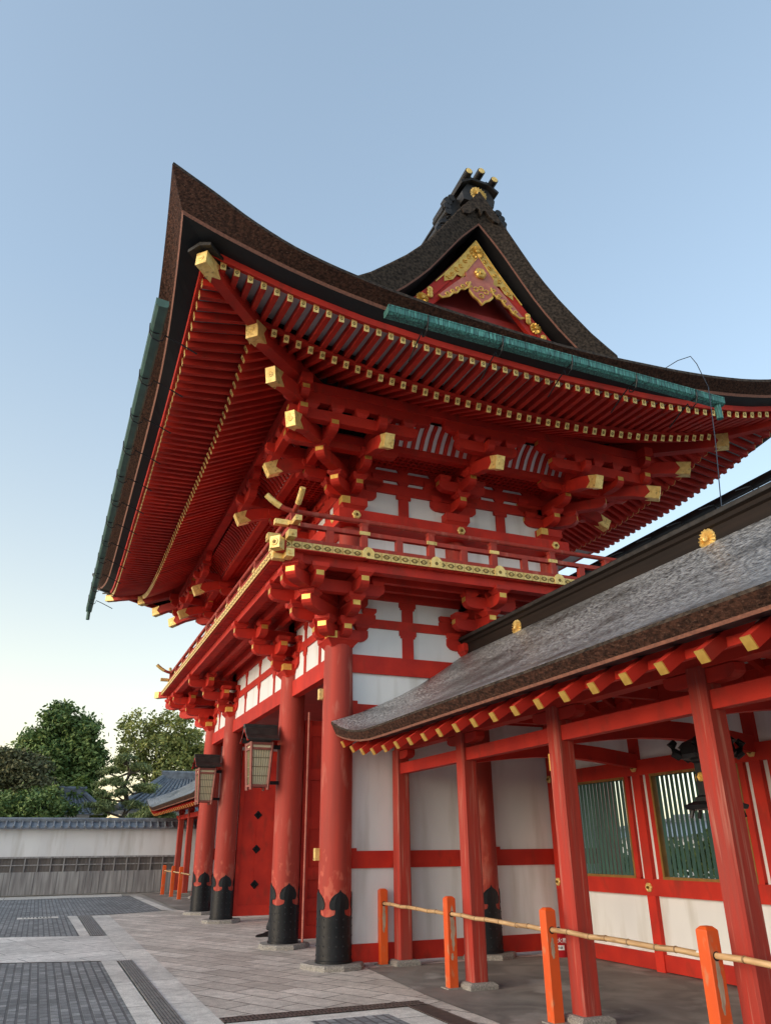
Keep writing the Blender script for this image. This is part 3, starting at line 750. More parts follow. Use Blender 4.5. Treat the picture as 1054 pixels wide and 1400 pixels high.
bset((UX, UY, UZ), dedupe(corner_items(E_, S_, UO[:2], .35, .28, UT, 2) + corner_top(E_, S_)), ubase, True)
bset((UX, UYM, UZ), wall_items(E_, UO[:2], .35, .28, UT, 2) + tail_top(E_, 0, 1), lambda m: daito(m, .5, UD), True)
bset((UX, UYB, UZ), dedupe(corner_items(E_, pi / 2, UO[:2], .35, .28, UT, 2) + corner_top(E_, pi / 2)), lambda m: daito(m, .5, UD, ((1, -1),)), True)
for x in ucolx[1:3]:
    bset((x, UY, UZ), wall_items(S_, UO[:2], .35, .28, UT, 2) + tail_top(S_, 0, 1), lambda m: daito(m, .5, UD, ((1, -1),)), False)
bset((ULX, UY, UZ), dedupe(corner_items(S_, W_, UO[:2], .35, .28, UT, 2) + corner_top(S_, W_)), ubase, False)
# tail rafters with gilt sleeves
for y in (UY, UYM, UYB): tail((UX + .3, y, 8.46), (1.60, y, 7.83))
for x in ucolx: tail((x, UY - .3, 8.46), (x, -1.34, 7.85))
r = .7071
def ctails(cx, cy, sx, sy):
    f = lambda d, z: Vector((cx + sx * d, cy + sy * d, z))
    tail(f(.0, 8.50), f(1.374, 8.02), .165, .25, .28, 'corner_tail_rafter'); tail(f(.3, 8.86), f(1.854, 8.45), .165, .25, .28, 'corner_tail_rafter')
ctails(0, 0, 1, -1); ctails(-L, 0, -1, -1)
f = lambda d, z: Vector((d - .28 + .28, UYB + .3 + d - .28, z))
tail((.0, UYB + .2, 8.50), (1.33, 6.24, 7.98), .165, .25, .28, 'corner_tail_rafter'); tail((.3, UYB + .5, 8.80), (1.78, 6.69, 8.40), .165, .25, .28, 'corner_tail_rafter')
tail((UX + .1, UYB + .3, 8.46), (UX + .1, 6.1, 7.85))
# coved ribs between the bracket line and the purlin, and the lattice ceiling behind them
def cove(P0, P1, n0):
    P0 = Vector(P0); P1 = Vector(P1); d = (P1 - P0).normalized(); ln = (P1 - P0).length
    prof = [(.0, 8.33), (.05, 8.40), (.12, 8.50), (.22, 8.60), (.36, 8.69)]
    nn0 = Vector(n0)
    mb = MB()
    mb.loft([[P0 + nn0 * a + Vector((0, 0, z - P0.z)) for a, z in prof], [P1 + nn0 * a + Vector((0, 0, z - P1.z)) for a, z in prof]], 0, cap=False, closed=False)
    o = mb.build('coved_panel', WHITE, G, recalc=False)
    mb = MB(); u = .04
    while u < ln:
        mb.cut(); c = P0 + d * u
        pr = [(a + .001, z - .001) for a, z in prof] + [(a + .035, z - .03) for a, z in reversed(prof)]
        for k in range(4):
            q = [prof[k], prof[k + 1], (prof[k + 1][0] + .03, prof[k + 1][1] - .035), (prof[k][0] + .03, prof[k][1] - .035)]
            mb.loft([[c + d * w + nn0 * a + Vector((0, 0, z - c.z)) for a, z in q] for w in (-.036, .036)])
        u += .165
    mb.pieces('cove_rib', RED, o)
XS = UX + UO[1] + .09
cove((XS, UY, 0), (XS, UYB, 0), (1, 0, 0)); cove((ULX, -XS, 0), (UX, -XS, 0), (0, -1, 0))
mb = MB()
mb.box(XS - .16, XS, UY - 1.2, UYB + 1.2, 8.20, 8.335); mb.box(ULX - 1.2, UX + 1.2, -XS, -XS + .16, 8.202, 8.333)
mb.build('inner_purlin', RED, G)
mb = MB()
y = UY + .1
while y < UYB: mb.box(UX + .05, XS - .1, y, y + .035, 8.30, 8.335); y += .11
x = UX + .12
while x < XS - .1: mb.box(x, x + .03, UY, UYB, 8.301, 8.332); x += .13
x = ULX
while x < UX: mb.box(x, x + .035, -XS + .1, UY - .05, 8.30, 8.335); x += .11
y = -XS + .15
while y < UY - .05: mb.box(ULX, UX, y, y + .03, 8.301, 8.332); y += .13
CE = mb.build('lattice_ceiling', RED, G)
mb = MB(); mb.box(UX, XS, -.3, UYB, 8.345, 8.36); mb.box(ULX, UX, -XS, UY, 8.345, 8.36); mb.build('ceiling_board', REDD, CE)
PX = UX + UO[2]      # 1.15
mb = MB(); h = .1
mb.box(PX - h, PX + h, -PX - .35, UYB - UX + PX + .35, 8.72, 8.90)
mb.box(-L - PX - .35, PX + .35, -PX - h, -PX + h, 8.722, 8.898)
mb.box(-L - PX - h, -L - PX + h, -PX - .35, D2 + PX, 8.72, 8.90)
mb.box(-L - PX, PX + .35, UYB - UX + PX - .1, UYB - UX + PX + .1, 8.722, 8.898)
mb.build('eaves_purlin', RED, G)

# ================================================================ MAIN ROOF
T_TOP = smooth_table([(0, 10.18), (.26, 10.07), (.66, 9.90), (1.09, 9.68), (1.75, 9.44), (2.4, 9.31), (3.24, 9.20), (4.1, 9.12), (5.4, 9.04), (6.3, 9.02)])
T_LIP = smooth_table([(0, 9.53), (.35, 9.43), (.62, 9.36), (.9, 9.30), (1.17, 9.24), (1.6, 9.155), (2.25, 9.05), (3.1, 8.955), (4.0, 8.86), (5.2, 8.79), (6.3, 8.77)])
T_FLY = smooth_table([(0, 9.27), (.32, 9.18), (1.3, 8.93), (2.4, 8.75), (3.6, 8.65), (6.0, 8.58)])
T_BAS = smooth_table([(0, 9.03), (.4, 8.93), (1.0, 8.77), (2.0, 8.58), (3.2, 8.46), (4.6, 8.42), (6.0, 8.42)])
E_OFF = lambda dc: 3.62 + .2 * max(0, 1 - dc / 4) ** 2
YC = D1
SIDES = {'r': ((0, 0), (1, 0), (0, 1), D2), 'f': ((-L, 0), (0, -1), (1, 0), L), 'l': ((-L, D2), (-1, 0), (0, -1), D2), 'b': ((0, D2), (0, 1), (-1, 0), L)}
def side_pt(sd, s, off, z):
    """s: position along the side measured from its first building corner"""
    (ox, oy), n, t, ln = SIDES[sd]; return Vector((ox + n[0] * off + t[0] * s, oy + n[1] * off + t[1] * s, z))
def samples(ln, off):
    out = []; n = 30; half = ln / 2 + off
    for k in range(n + 1): out.append(-off + half * (k / n) ** 1.5)
    return out + [ln - s for s in reversed(out[:-1])]
def curve(sd, off, tab, dz=0, offf=None):
    ln = SIDES[sd][3]; P = []
    o0 = offf(0) if offf else off
    for s in samples(ln, o0):
        dc = min(s + o0, ln + o0 - s); o = offf(dc) if offf else off
        P.append(side_pt(sd, s, o, table(tab, dc) + dz))
    return P
def strip(mb, A, B, mi=0):
    ia = [mb.pt(p) for p in A]; ib = [mb.pt(p) for p in B]
    for k in range(len(A) - 1): mb.face((ia[k], ia[k + 1], ib[k + 1], ib[k]), mi)
ROOF = MB()
GZ = [(0, 14.42), (.25, 14.12), (.47, 13.85), (.9, 13.2), (1.27, 12.66), (1.7, 12.17), (2.5, 11.45), (3.1, 11.06)]
GZ = smooth_table(GZ, 60)
VX = 1.45; YU = 3.1; ZU = 11.06
for sd in SIDES:
    ln = SIDES[sd][3]
    A = curve(sd, 0, T_TOP, 0, E_OFF); A2 = curve(sd, 0, T_TOP, -.06, lambda d: E_OFF(d) + .015)
    B = curve(sd, 0, T_LIP, .05, lambda d: E_OFF(d) - .20); C = curve(sd, 0, T_LIP, 0, lambda d: E_OFF(d) - .225)
    D = curve(sd, 3.20, T_FLY, .15); 
    n = len(A)
    if sd in 'fb':      # main slopes: up to the ridge profile
        U = []
        for k, p in enumerate(A):
            x = p.x; x = max(-L - VX + .1, min(VX - .1, x)); yy = YC - YU if sd == 'f' else YC + YU
            U.append(Vector((x, yy, ZU)))
    else:
        U = []
        for p in A:
            y = max(YC - YU, min(YC + YU, p.y)); x = .75 if sd == 'r' else -L - .75
            f_ = abs(y - YC) / YU; U.append(Vector((lerp(.75, VX - .1, f_ ** 3) if sd == 'r' else -L - lerp(.75, VX - .1, f_ ** 3), y, 10.62 + .44 * f_ ** 2)))
    prev = A
    for q in range(1, 8):
        t = q / 7
        cur = [a.lerp(u, t) - Vector((0, 0, (.22 + .75 * max(0, a.z - 9.08)) * sin(pi * t) * (1 - .3 * t))) for a, u in zip(A, U)]
        strip(ROOF, prev, cur, 0); prev = cur
    strip(ROOF, A2, A, 0)
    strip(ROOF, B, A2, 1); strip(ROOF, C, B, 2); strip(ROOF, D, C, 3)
# gable roof shell
ys = [0, .12, .25, .4, .55, .75, .95, 1.2, 1.45, 1.75, 2.1, 2.5, 2.85, YU]
def thick(dy): return .80 - .08 * min(1, dy / 1.5)
for sg in (-1, 1):
    top = [(YC + sg * d, table(GZ, d)) for d in ys]; bot = [(YC + sg * d, table(GZ, d) - thick(d)) for d in ys]
    for a, b in ((VX, -L - VX),):
        strip(ROOF, [Vector((a, y, z)) for y, z in top], [Vector((b, y, z)) for y, z in top], 0)
    for s2, vx in ((1, VX), (-1, -L - VX)):
        T = [Vector((vx, y, z)) for y, z in top]; T2 = [Vector((vx + s2 * .01, y, z - .05)) for y, z in top]
        Bt = [Vector((vx - s2 * .10, y, z + .045)) for y, z in bot]; B2 = [Vector((vx - s2 * .12, y, z)) for y, z in bot]; I_ = [Vector((vx - s2 * .75, y, z + .06)) for y, z in bot]
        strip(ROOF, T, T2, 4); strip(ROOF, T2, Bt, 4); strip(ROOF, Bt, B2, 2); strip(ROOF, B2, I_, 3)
roof = ROOF.build('roof', [BARKTOP2, BARKCUT, BARKLIP, NEARBLACK, BARKTOP2], G, recalc=False)
sub = roof.data
# fascia boards over the flying rafters and the kioi over the base rafters
for sd in ('r', 'f', 'b', 'l'):
    mb = MB()
    P = curve(sd, 3.13, T_FLY, .055); Q = curve(sd, 3.21, T_FLY, .055); Q2 = curve(sd, 3.22, T_FLY, .155); P2 = curve(sd, 3.13, T_FLY, .155)
    strip(mb, P, Q); strip(mb, Q, Q2); strip(mb, Q2, P2); mb.build('eave_fascia', RED, G)
    if sd == 'l': continue
    mb = MB()
    P = curve(sd, 2.17, T_BAS, .062); Q = curve(sd, 2.245, T_BAS, .062); Q2 = curve(sd, 2.245, T_BAS, .15); P2 = curve(sd, 2.17, T_BAS, .15)
    strip(mb, P, Q); strip(mb, Q, Q2); strip(mb, Q2, P2); mb.build('rafter_rail', RED, G)
    mb = MB()
    P = curve(sd, 3.2, T_FLY, .062); Q = curve(sd, 2.2, T_BAS, .27); strip(mb, P, Q, 0)
    mb.build('soffit', SLATEW, G, recalc=False)
    mb = MB()
    Q = curve(sd, 2.26, T_BAS, .07)
    R = [side_pt(sd, s, min(.8, 9), 0) for s in samples(SIDES[sd][3], 2.25)]; ln = SIDES[sd][3]
    R = []
    for s, q in zip(samples(ln, 2.25), Q):
        io = max(.8, -s, s - ln); io = min(io, 2.2); zq = q.z + (2.26 - io) * .47; R.append(side_pt(sd, max(-io, min(ln + io, s)), io, zq))
    strip(mb, Q, R, 0); mb.build('soffit', RED, G, recalc=False)
# rafters
RW, RH = .082, .118
def unit_rafter(): 
    mb = MB(); mb.box(-1, 0, -RW / 2, RW / 2, -RH / 2, RH / 2); return mb.mesh('flying_rafter', RED)
RU = unit_rafter()
mb = MB(); mb.box(0, .009, -RW / 2 - .0, RW / 2 + .0, -RH / 2, RH / 2); pass
for r_ in (.026, .013): mb.disc((.009, 0, 0), (1, 0, 0), r_, .005, 10, 1 if r_ > .02 else 0)
CAPM = mb.mesh('end_cap', [GOLDB, GOLDD])
def put_rafter(name, tip, inner, parts, bulk):
    d = tip - inner; ln = d.length; x = d / ln; y = Vector((0, 0, 1)).cross(x).normalized(); z = x.cross(y)
    M = Matrix(((x.x, y.x, z.x, tip.x), (x.y, y.y, z.y, tip.y), (x.z, y.z, z.z, tip.z), (0, 0, 0, 1)))
    if parts:
        o = inst(name, RU, G); o.matrix_local = M @ Matrix.Diagonal((ln, 1, 1, 1)); 
        c = inst('end_cap', CAPM, o); c.matrix_local = Matrix.Diagonal((1 / ln, 1, 1, 1))
    else:
        bulk.T = M; bulk.box(-ln, 0, -RW / 2, RW / 2, -RH / 2, RH / 2, 0); bulk.box(0, .009, -RW / 2, RW / 2, -RH / 2, RH / 2, 1); bulk.T = None
BF = MB(); BB = MB(); cnt = {'f': 0, 'b': 0}
for sd in ('r', 'f', 'b'):
    ln = SIDES[sd][3]
    s = -2.93; k = 0
    lst = []
    while s < ln + 2.95: lst.append(s); s += .1995
    if sd == 'f': lst = lst[::-1]     # near corner first
    if sd == 'b': lst = [q for q in lst if q < 3.2]
    for s in lst:
        dc = min(s + 3.15, ln + 3.15 - s); io = max(2.1, min(2.98, -s if s < ln / 2 else s - ln))
        zt = table(T_FLY, dc); zi = table(T_BAS, max(0, min(s + 2.25, ln + 2.25 - s))) + .205; fr = (3.15 - io) / 1.05
        par = sd != 'b' and cnt['f'] < 98; cnt['f'] += par
        put_rafter('flying_rafter', side_pt(sd, s, 3.15, zt), side_pt(sd, s, io, lerp(zt, zi, fr)), par, BF)
    for s in lst:
        if not -2.0 < s < ln + 2.0: continue
        dc = min(s + 2.25, ln + 2.25 - s); io = max(.8, min(2.05, -s if s < ln / 2 else s - ln)); zt = table(T_BAS, dc)
        par = sd != 'b' and cnt['b'] < 98; cnt['b'] += par
        put_rafter('base_rafter', side_pt(sd, s, 2.25, zt), side_pt(sd, s, io, zt + (2.25 - io) * .47), par, BB)
o = BF.build('flying_rafter', [RED, GOLDB], G); o['kind'] = 'stuff'
o = BB.build('base_rafter', [RED, GOLDB], G); o['kind'] = 'stuff'
# hip rafters
def hip(cx, cy, sx, sy):
    f = lambda d, z: Vector((cx + sx * d, cy + sy * d, z)); dv = Vector((sx, sy, 0)).normalized()
    mb = MB(); A, B = f(.5, 9.12), f(2.285, 8.90); mb.beam(A, B, .2, .27); o = mb.build('hip_rafter', RED, G)
    mb = MB(); gold_cap(mb, A, B, .2, .27, .26); mb.build('gilt_sleeve', [GOLDB], o)
    mb = MB(); A, B = f(1.6, 9.02), f(3.25, 9.165); mb.beam(A, B, .165, .2); o = mb.build('hip_rafter', RED, G)
    mb = MB(); gold_cap(mb, A, B, .165, .2, .36); mb.build('gilt_sleeve', [GOLDB], o)
    mb = MB(); w = dv.cross(Vector((0, 0, 1))); u = (B - A).normalized()
    prof = [(-.19, .0), (-.19, .05), (0, .12), (.19, .05), (.19, 0), (0, .06)]
    c = B + Vector((0, 0, .105)) + u * .08
    mb.loft([[c - u * .5 * k + w * a + Vector((0, 0, b)) for a, b in prof] for k in (0, 1)]); mb.build('end_hood', TILE, o)
hip(0, 0, 1, -1); hip(-L, 0, -1, -1); hip(0, D2, 1, 1)
# gutters with hooks
def gutter(A, B, m, name='gutter', r=.10, hooks=5, n=(1, 0, 0), outlet=None, sag=0):
    A = Vector(A); B = Vector(B); d = (B - A).normalized(); nv = Vector(n); mb = MB()
    e = .012; prof = [(-r, .03), (-r, -r * .75), (-r * .7, -r), (r * .55, -r), (r, -r * .7), (r, .05), (r + .018, .055), (r + .018, .035), (r + e, .03), (r + e, -r * .75), (r * .6, -r - e), (-r * .75, -r - e), (-r - e, -r * .8), (-r - e, .03)]
    for E_ in (A, B): mb.poly([E_ + nv * a + Vector((0, 0, b)) for a, b in ((-r, .03), (-r, -r * .75), (-r * .7, -r), (r * .55, -r), (r, -r * .7), (r, .05))])
    N = 8
    mb.loft([[A.lerp(B, k / N) + nv * a + Vector((0, 0, b)) for a, b in prof] for k in range(N + 1)])
    if outlet is not None:
        P = A.lerp(B, outlet); mb.tube([P + Vector((0, 0, -.06)), P + Vector((0, 0, -.34))], .055, 12)
    o = mb.build(name, m, G); 
    m2 = MB()
    for k in range(hooks):
        P = A.lerp(B, (k + .5) / hooks * (.95 if hooks > 8 else 1)) if hooks > 2 else A.lerp(B, k)
        q = [P - nv * .62 + Vector((0, 0, -.30)), P - nv * .3 + Vector((0, 0, -.16)), P - nv * .13 + Vector((0, 0, -.10)), P - nv * .11 + Vector((0, 0, -.19)), P - nv * .05 + Vector((0, 0, -.225)), P + nv * .04 + Vector((0, 0, -.19)), P + nv * .09 + Vector((0, 0, -.10)), P + nv * (r + .02), P + nv * (r + .02) + Vector((0, 0, .06))]
        m2.cut(); m2.tube(q, .011, 6); m2.tube([P + nv * (r + .018) * cos(pi * j / 8) + Vector((0, 0, -(r + .02) * sin(pi * j / 8))) for j in range(9)], .012, 6)
    m2.pieces('gutter_hook', BLACK, o); return o
gutter((3.78, -.68, 8.63), (3.78, 5.55, 8.53), COPPER, hooks=5, outlet=.985, r=.078)
gutter((2.75, -3.66, 8.66), (-13.3, -3.78, 8.55), COPPERD, hooks=12, n=(0, -1, 0), outlet=.995, r=.075)
gutter((3.0, D2 + 3.82, 8.66), (-8, D2 + 3.82, 8.60), NEARBLACK, hooks=10, n=(0, 1, 0))
# ridge: stacked tile courses with a roofed end box
mb = MB()
prof = [(-.34, 14.16), (-.34, 14.30), (-.27, 14.32), (-.27, 14.62), (-.36, 14.66), (-.36, 14.71), (-.12, 14.82), (.12, 14.82), (.36, 14.71), (.36, 14.66), (.27, 14.62), (.27, 14.32), (.34, 14.30), (.34, 14.16)]
mb.loft([[Vector((x, YC + a, b)) for a, b in prof] for x in (1.1, -L - 1.1)]); RG = mb.build('ridge', TILE, G)
for s2, vx in ((1, 1.12), (-1, -L - 1.12)):
    X = lambda d: vx + s2 * d
    mb = MB()       # end plate with sloping hood
    hexa = [(-.36, 14.16), (-.40, 14.36), (-.26, 14.62), (.26, 14.62), (.40, 14.36), (.36, 14.16)]
    mb.loft([[Vector((X(d), YC + a, b)) for a, b in hexa] for d in (-.05, .30)])
    hood = [(-.44, 14.50), (-.46, 14.56), (-.22, 14.72), (.22, 14.72), (.46, 14.56), (.44, 14.50), (.2, 14.66), (-.2, 14.66)]
    mb.loft([[Vector((X(d), YC + a, b)) for a, b in hood] for d in (-.1, .40)])
    for a, z in ((-.30, 14.72), (.30, 14.72)):
        mb.loft([[Vector((X(d), YC + a * k, z + w)) for k, w in ((.6, .02), (1.25, -.10), (1.25, -.04), (.6, .08))] for d in (-.1, .36)])
    o = mb.build('ridge_end_box', TILE, RG)
    for a, z in ((-.31, 14.70), (0, 14.83), (.31, 14.70)):
        mb = MB(); mb.tube([(X(-.5), YC + a, z), (X(.5), YC + a, z + .06)], .088, 16); q = mb.build('ridge_tube', TILE, RG, smooth=True)
        mb = MB(); mb.disc((X(.505), YC + a, z + .06), (s2, 0, 0), .07, .015, 16, 0); mb.build('gilt_disc', GOLDB, q)
    mb = MB(); mb.chrys((X(.30), YC, 14.40), (s2, 0, 0), .20); mb.build('gilt_chrysanthemum', GOLDB, RG)
    # carved side fins hanging down both slopes
    for sg in (-1, 1):
        mb = MB(); f = lambda u, v, w: Vector((X(-.05 + w), YC + sg * (.34 + (u - .34) * .90), 14.27 + (v - 14.27) * .92))
        scroll = [(.36, 14.30), (.52, 14.34), (.70, 14.30), (.78, 14.20), (.74, 14.08), (.84, 13.98), (.82, 13.84), (.72, 13.78), (.78, 13.64), (.92, 13.50), (.98, 13.32), (.90, 13.16), (.76, 13.10), (.64, 13.18), (.56, 13.34), (.46, 13.55), (.38, 13.80), (.32, 14.05)]
        mb.prism(scroll, f, -.02, .14)
        for k, (u, v) in enumerate(((.60, 14.24), (.68, 14.10), (.72, 13.95), (.70, 13.80))):
            mb.tube([f(u, v, -.45 + .04 * k), f(u, v, .20)], .085, 10)
        for (u, v, r0) in ((.80, 13.32, .15), (.62, 13.62, .10)):
            mb.tube([f(u + r0 * (1 - k / 22) * cos(k * .55), v + r0 * (1 - k / 22) * sin(k * .55), .15) for k in range(20)], .022, 6)
        mb.tube([f(.98, 13.12, -.5), f(.98, 13.08, .26)], .10, 12)
        mb.build('carved_fin', TILE, RG)
    # ridge cap over the verge: pointed apron
    mb = MB(); g = lambda u, v, w: Vector((s2 * w + (VX if s2 > 0 else -L - VX), YC + u, v))
    apx = [(0, 14.44), (.16, 14.24), (.40, 13.94), (.62, 13.62), (.56, 13.50), (.42, 13.52), (.28, 13.62), (.15, 13.80), (.06, 13.78), (0, 13.62), (-.06, 13.78), (-.15, 13.80), (-.28, 13.62), (-.42, 13.52), (-.56, 13.50), (-.62, 13.62), (-.40, 13.94), (-.16, 14.24)]
    ap = [(u * .74, 14.44 + (v - 14.44) * .80) for u, v in apx]
    mb.prism(ap, g, -.12, .03); mb.build('verge_apron', BARKTOP2, G)
# gable fields
def bz(d): return 13.34 - 1.56 * d + .17 * d * d
for s2, gx in ((1, 1.05), (-1, -L - 1.05)):
    X = lambda w: gx + s2 * w
    GB = MB(); dd = [0, .15, .3, .5, .7, .9, 1.1, 1.35, 1.6, 1.9]
    for sg in (-1, 1):
        o_ = [(YC + sg * d, bz(d)) for d in dd]; i_ = [(YC + sg * d, bz(d) - .56 + .05 * d) for d in dd]
        GB.loft([[Vector((X(w), y, z)) for y, z in o_ + i_[::-1]] for w in (0, .09)])
        m_ = [(YC + sg * d, bz(d) - .33 + .02 * d) for d in dd]
        GB.loft([[Vector((X(w), y, z)) for y, z in o_ + m_[::-1]] for w in (.09, .115)])
    GB = GB.build('bargeboard', RED, G)
    mb = MB(); mb.poly([(X(-.25), YC - 2.2, 10.5), (X(-.25), YC + 2.2, 10.5), (X(-.25), YC, 13.4)])
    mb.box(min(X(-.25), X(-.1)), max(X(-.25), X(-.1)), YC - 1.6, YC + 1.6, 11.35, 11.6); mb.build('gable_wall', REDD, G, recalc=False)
    # gilt apex fitting with lobed lower ends
    mb = MB()
    for sg in (-1, 1):
        top = [(d, bz(d) - .005) for d in (0, .2, .4, .6, .8)]; low = [(.80, bz(.8) - .20), (.74, bz(.74) - .30), (.66, bz(.66) - .25), (.60, bz(.6) - .36), (.50, bz(.5) - .33), (.46, bz(.46) - .48), (.36, bz(.36) - .52), (.2, bz(.2) - .54), (0, bz(0) - .58)]
        pl = top + low
        # split in convex-ish quads along d
        ds = [0, .1, .2, .3, .4, .5, .6, .7, .8]
        for a, b in zip(ds, ds[1:]):
            la, lb = table(sorted([(q[0], q[1]) for q in low]), a), table(sorted([(q[0], q[1]) for q in low]), b)
            mb.loft([[Vector((X(w), YC + sg * a, bz(a) - .005)), Vector((X(w), YC + sg * b, bz(b) - .005)), Vector((X(w), YC + sg * b, lb)), Vector((X(w), YC + sg * a, la))] for w in (.116, .132)])
        for k in range(7):     # arabesque relief
            d = .1 + .1 * k; r0 = .055
            mb.tube([(X(.136), YC + sg * (d + r0 * (1 - j / 14) * cos(j * .7 + k)), bz(d) - .20 - .02 * (k % 2) + r0 * (1 - j / 14) * sin(j * .7 + k)) for j in range(12)], .019, 5)
        mb.tube([(X(.134), YC + sg * d, bz(d) - .02) for d in (0, .4, .8, 1.0)], .016, 6)
        mb.tube([(X(.134), YC + sg * d, bz(d) - .55) for d in (.02, .25, .5)], .013, 6)
        d = 1.30; mb.chrys((X(.116), YC + sg * d, bz(d) - .17), (s2, 0, 0), .14, 12)
        for q in (-1, 1, 0):
            mb.disc((X(.116), YC + sg * (d - .17), bz(d - .17) - .17 + .075 * q), (s2, 0, 0), .065, .03, 10)
        mb.disc((X(.116), YC + sg * (d + .17), bz(d + .17) - .17), (s2, 0, 0), .07, .03, 10)
    mb.chrys((X(.14), YC, 13.0), (s2, 0, 0), .17, 14)
    mb.build('gilt_apex_fitting', GOLD, GB)
    # pendant: faded board with gilt-edged scrolls
    PB = MB(); f = lambda u, v, w: Vector((X(.14 + w), YC + u, v))
    PB.prism([(0, 12.84), (.33, 12.34), (.30, 12.12), (.16, 12.02), (-.16, 12.02), (-.30, 12.12), (-.33, 12.34)], f, 0, .05)
    heart = [(-.24, 12.10), (-.28, 11.98), (-.26, 11.86), (-.18, 11.76), (-.07, 11.69), (0, 11.60), (.07, 11.69), (.18, 11.76), (.26, 11.86), (.28, 11.98), (.24, 12.10)]
    PB.prism(heart, f, 0, .055)
    wing = []
    for sg in (-1, 1):
        w_ = [(.2, 12.30), (.42, 12.16), (.60, 11.98), (.80, 11.76), (.98, 11.56), (.90, 11.52), (.82, 11.56), (.74, 11.60), (.66, 11.70), (.56, 11.74), (.48, 11.86), (.38, 11.88), (.28, 11.98), (.2, 12.0)]
        for a, b in zip(range(0, 6), range(13, 6, -1)):
            if a + 1 > 6: break
            q = [w_[a], w_[a + 1], w_[b - 1], w_[b]]; PB.loft([[f(sg * u, v, k) for u, v in q] for k in (0, .045)])
        wing.append([(sg * u, v) for u, v in w_])
    PB = PB.build('pendant_board', PINK, G)
    mb = MB()
    mb.tube([f(u, v, .05) for u, v in heart], .027, 6)
    for w_ in wing:
        mb.tube([f(u, v, .045) for u, v in w_[4:]], .025, 6)
        for k in range(5):
            u, v = w_[1 + k // 2]; sg = 1 if u > 0 else -1; u = sg * (.30 + .12 * k); v = 12.04 - .10 * k; r0 = .05
            mb.tube([f(u + r0 * (1 - j / 16) * cos(j * .6), v + r0 * (1 - j / 16) * sin(j * .6), .048) for j in range(14)], .017, 5)
    for u, v in ((-.12, 11.95), (.12, 11.95), (0, 11.82), (0, 12.0)):
        mb.tube([f(u + .05 * cos(j * .6), v + .05 * sin(j * .6), .057) for j in range(11)], .016, 5)
    mb.tube([f(u, v, .052) for u, v in ((-.33, 12.34), (0, 12.84), (.33, 12.34))], .014, 6)
    mb.disc(f(0, 12.38, .05), (s2, 0, 0), .135, .07, petals=6); mb.build('gilt_scrollwork', GOLD, PB)
# lightning cable
mb = MB(); 
mb.tube([(3.1, 4.95, 9.42), (3.5, 5.05, 9.45), (3.74, 5.11, 9.40), (3.82, 5.13, 9.2), (4.0, 5.08, 8.6), (4.9, 3.95, 6.9), (5.95, 2.6, 5.06)], .007, 6)
mb.build('lightning_cable', IRON, G)

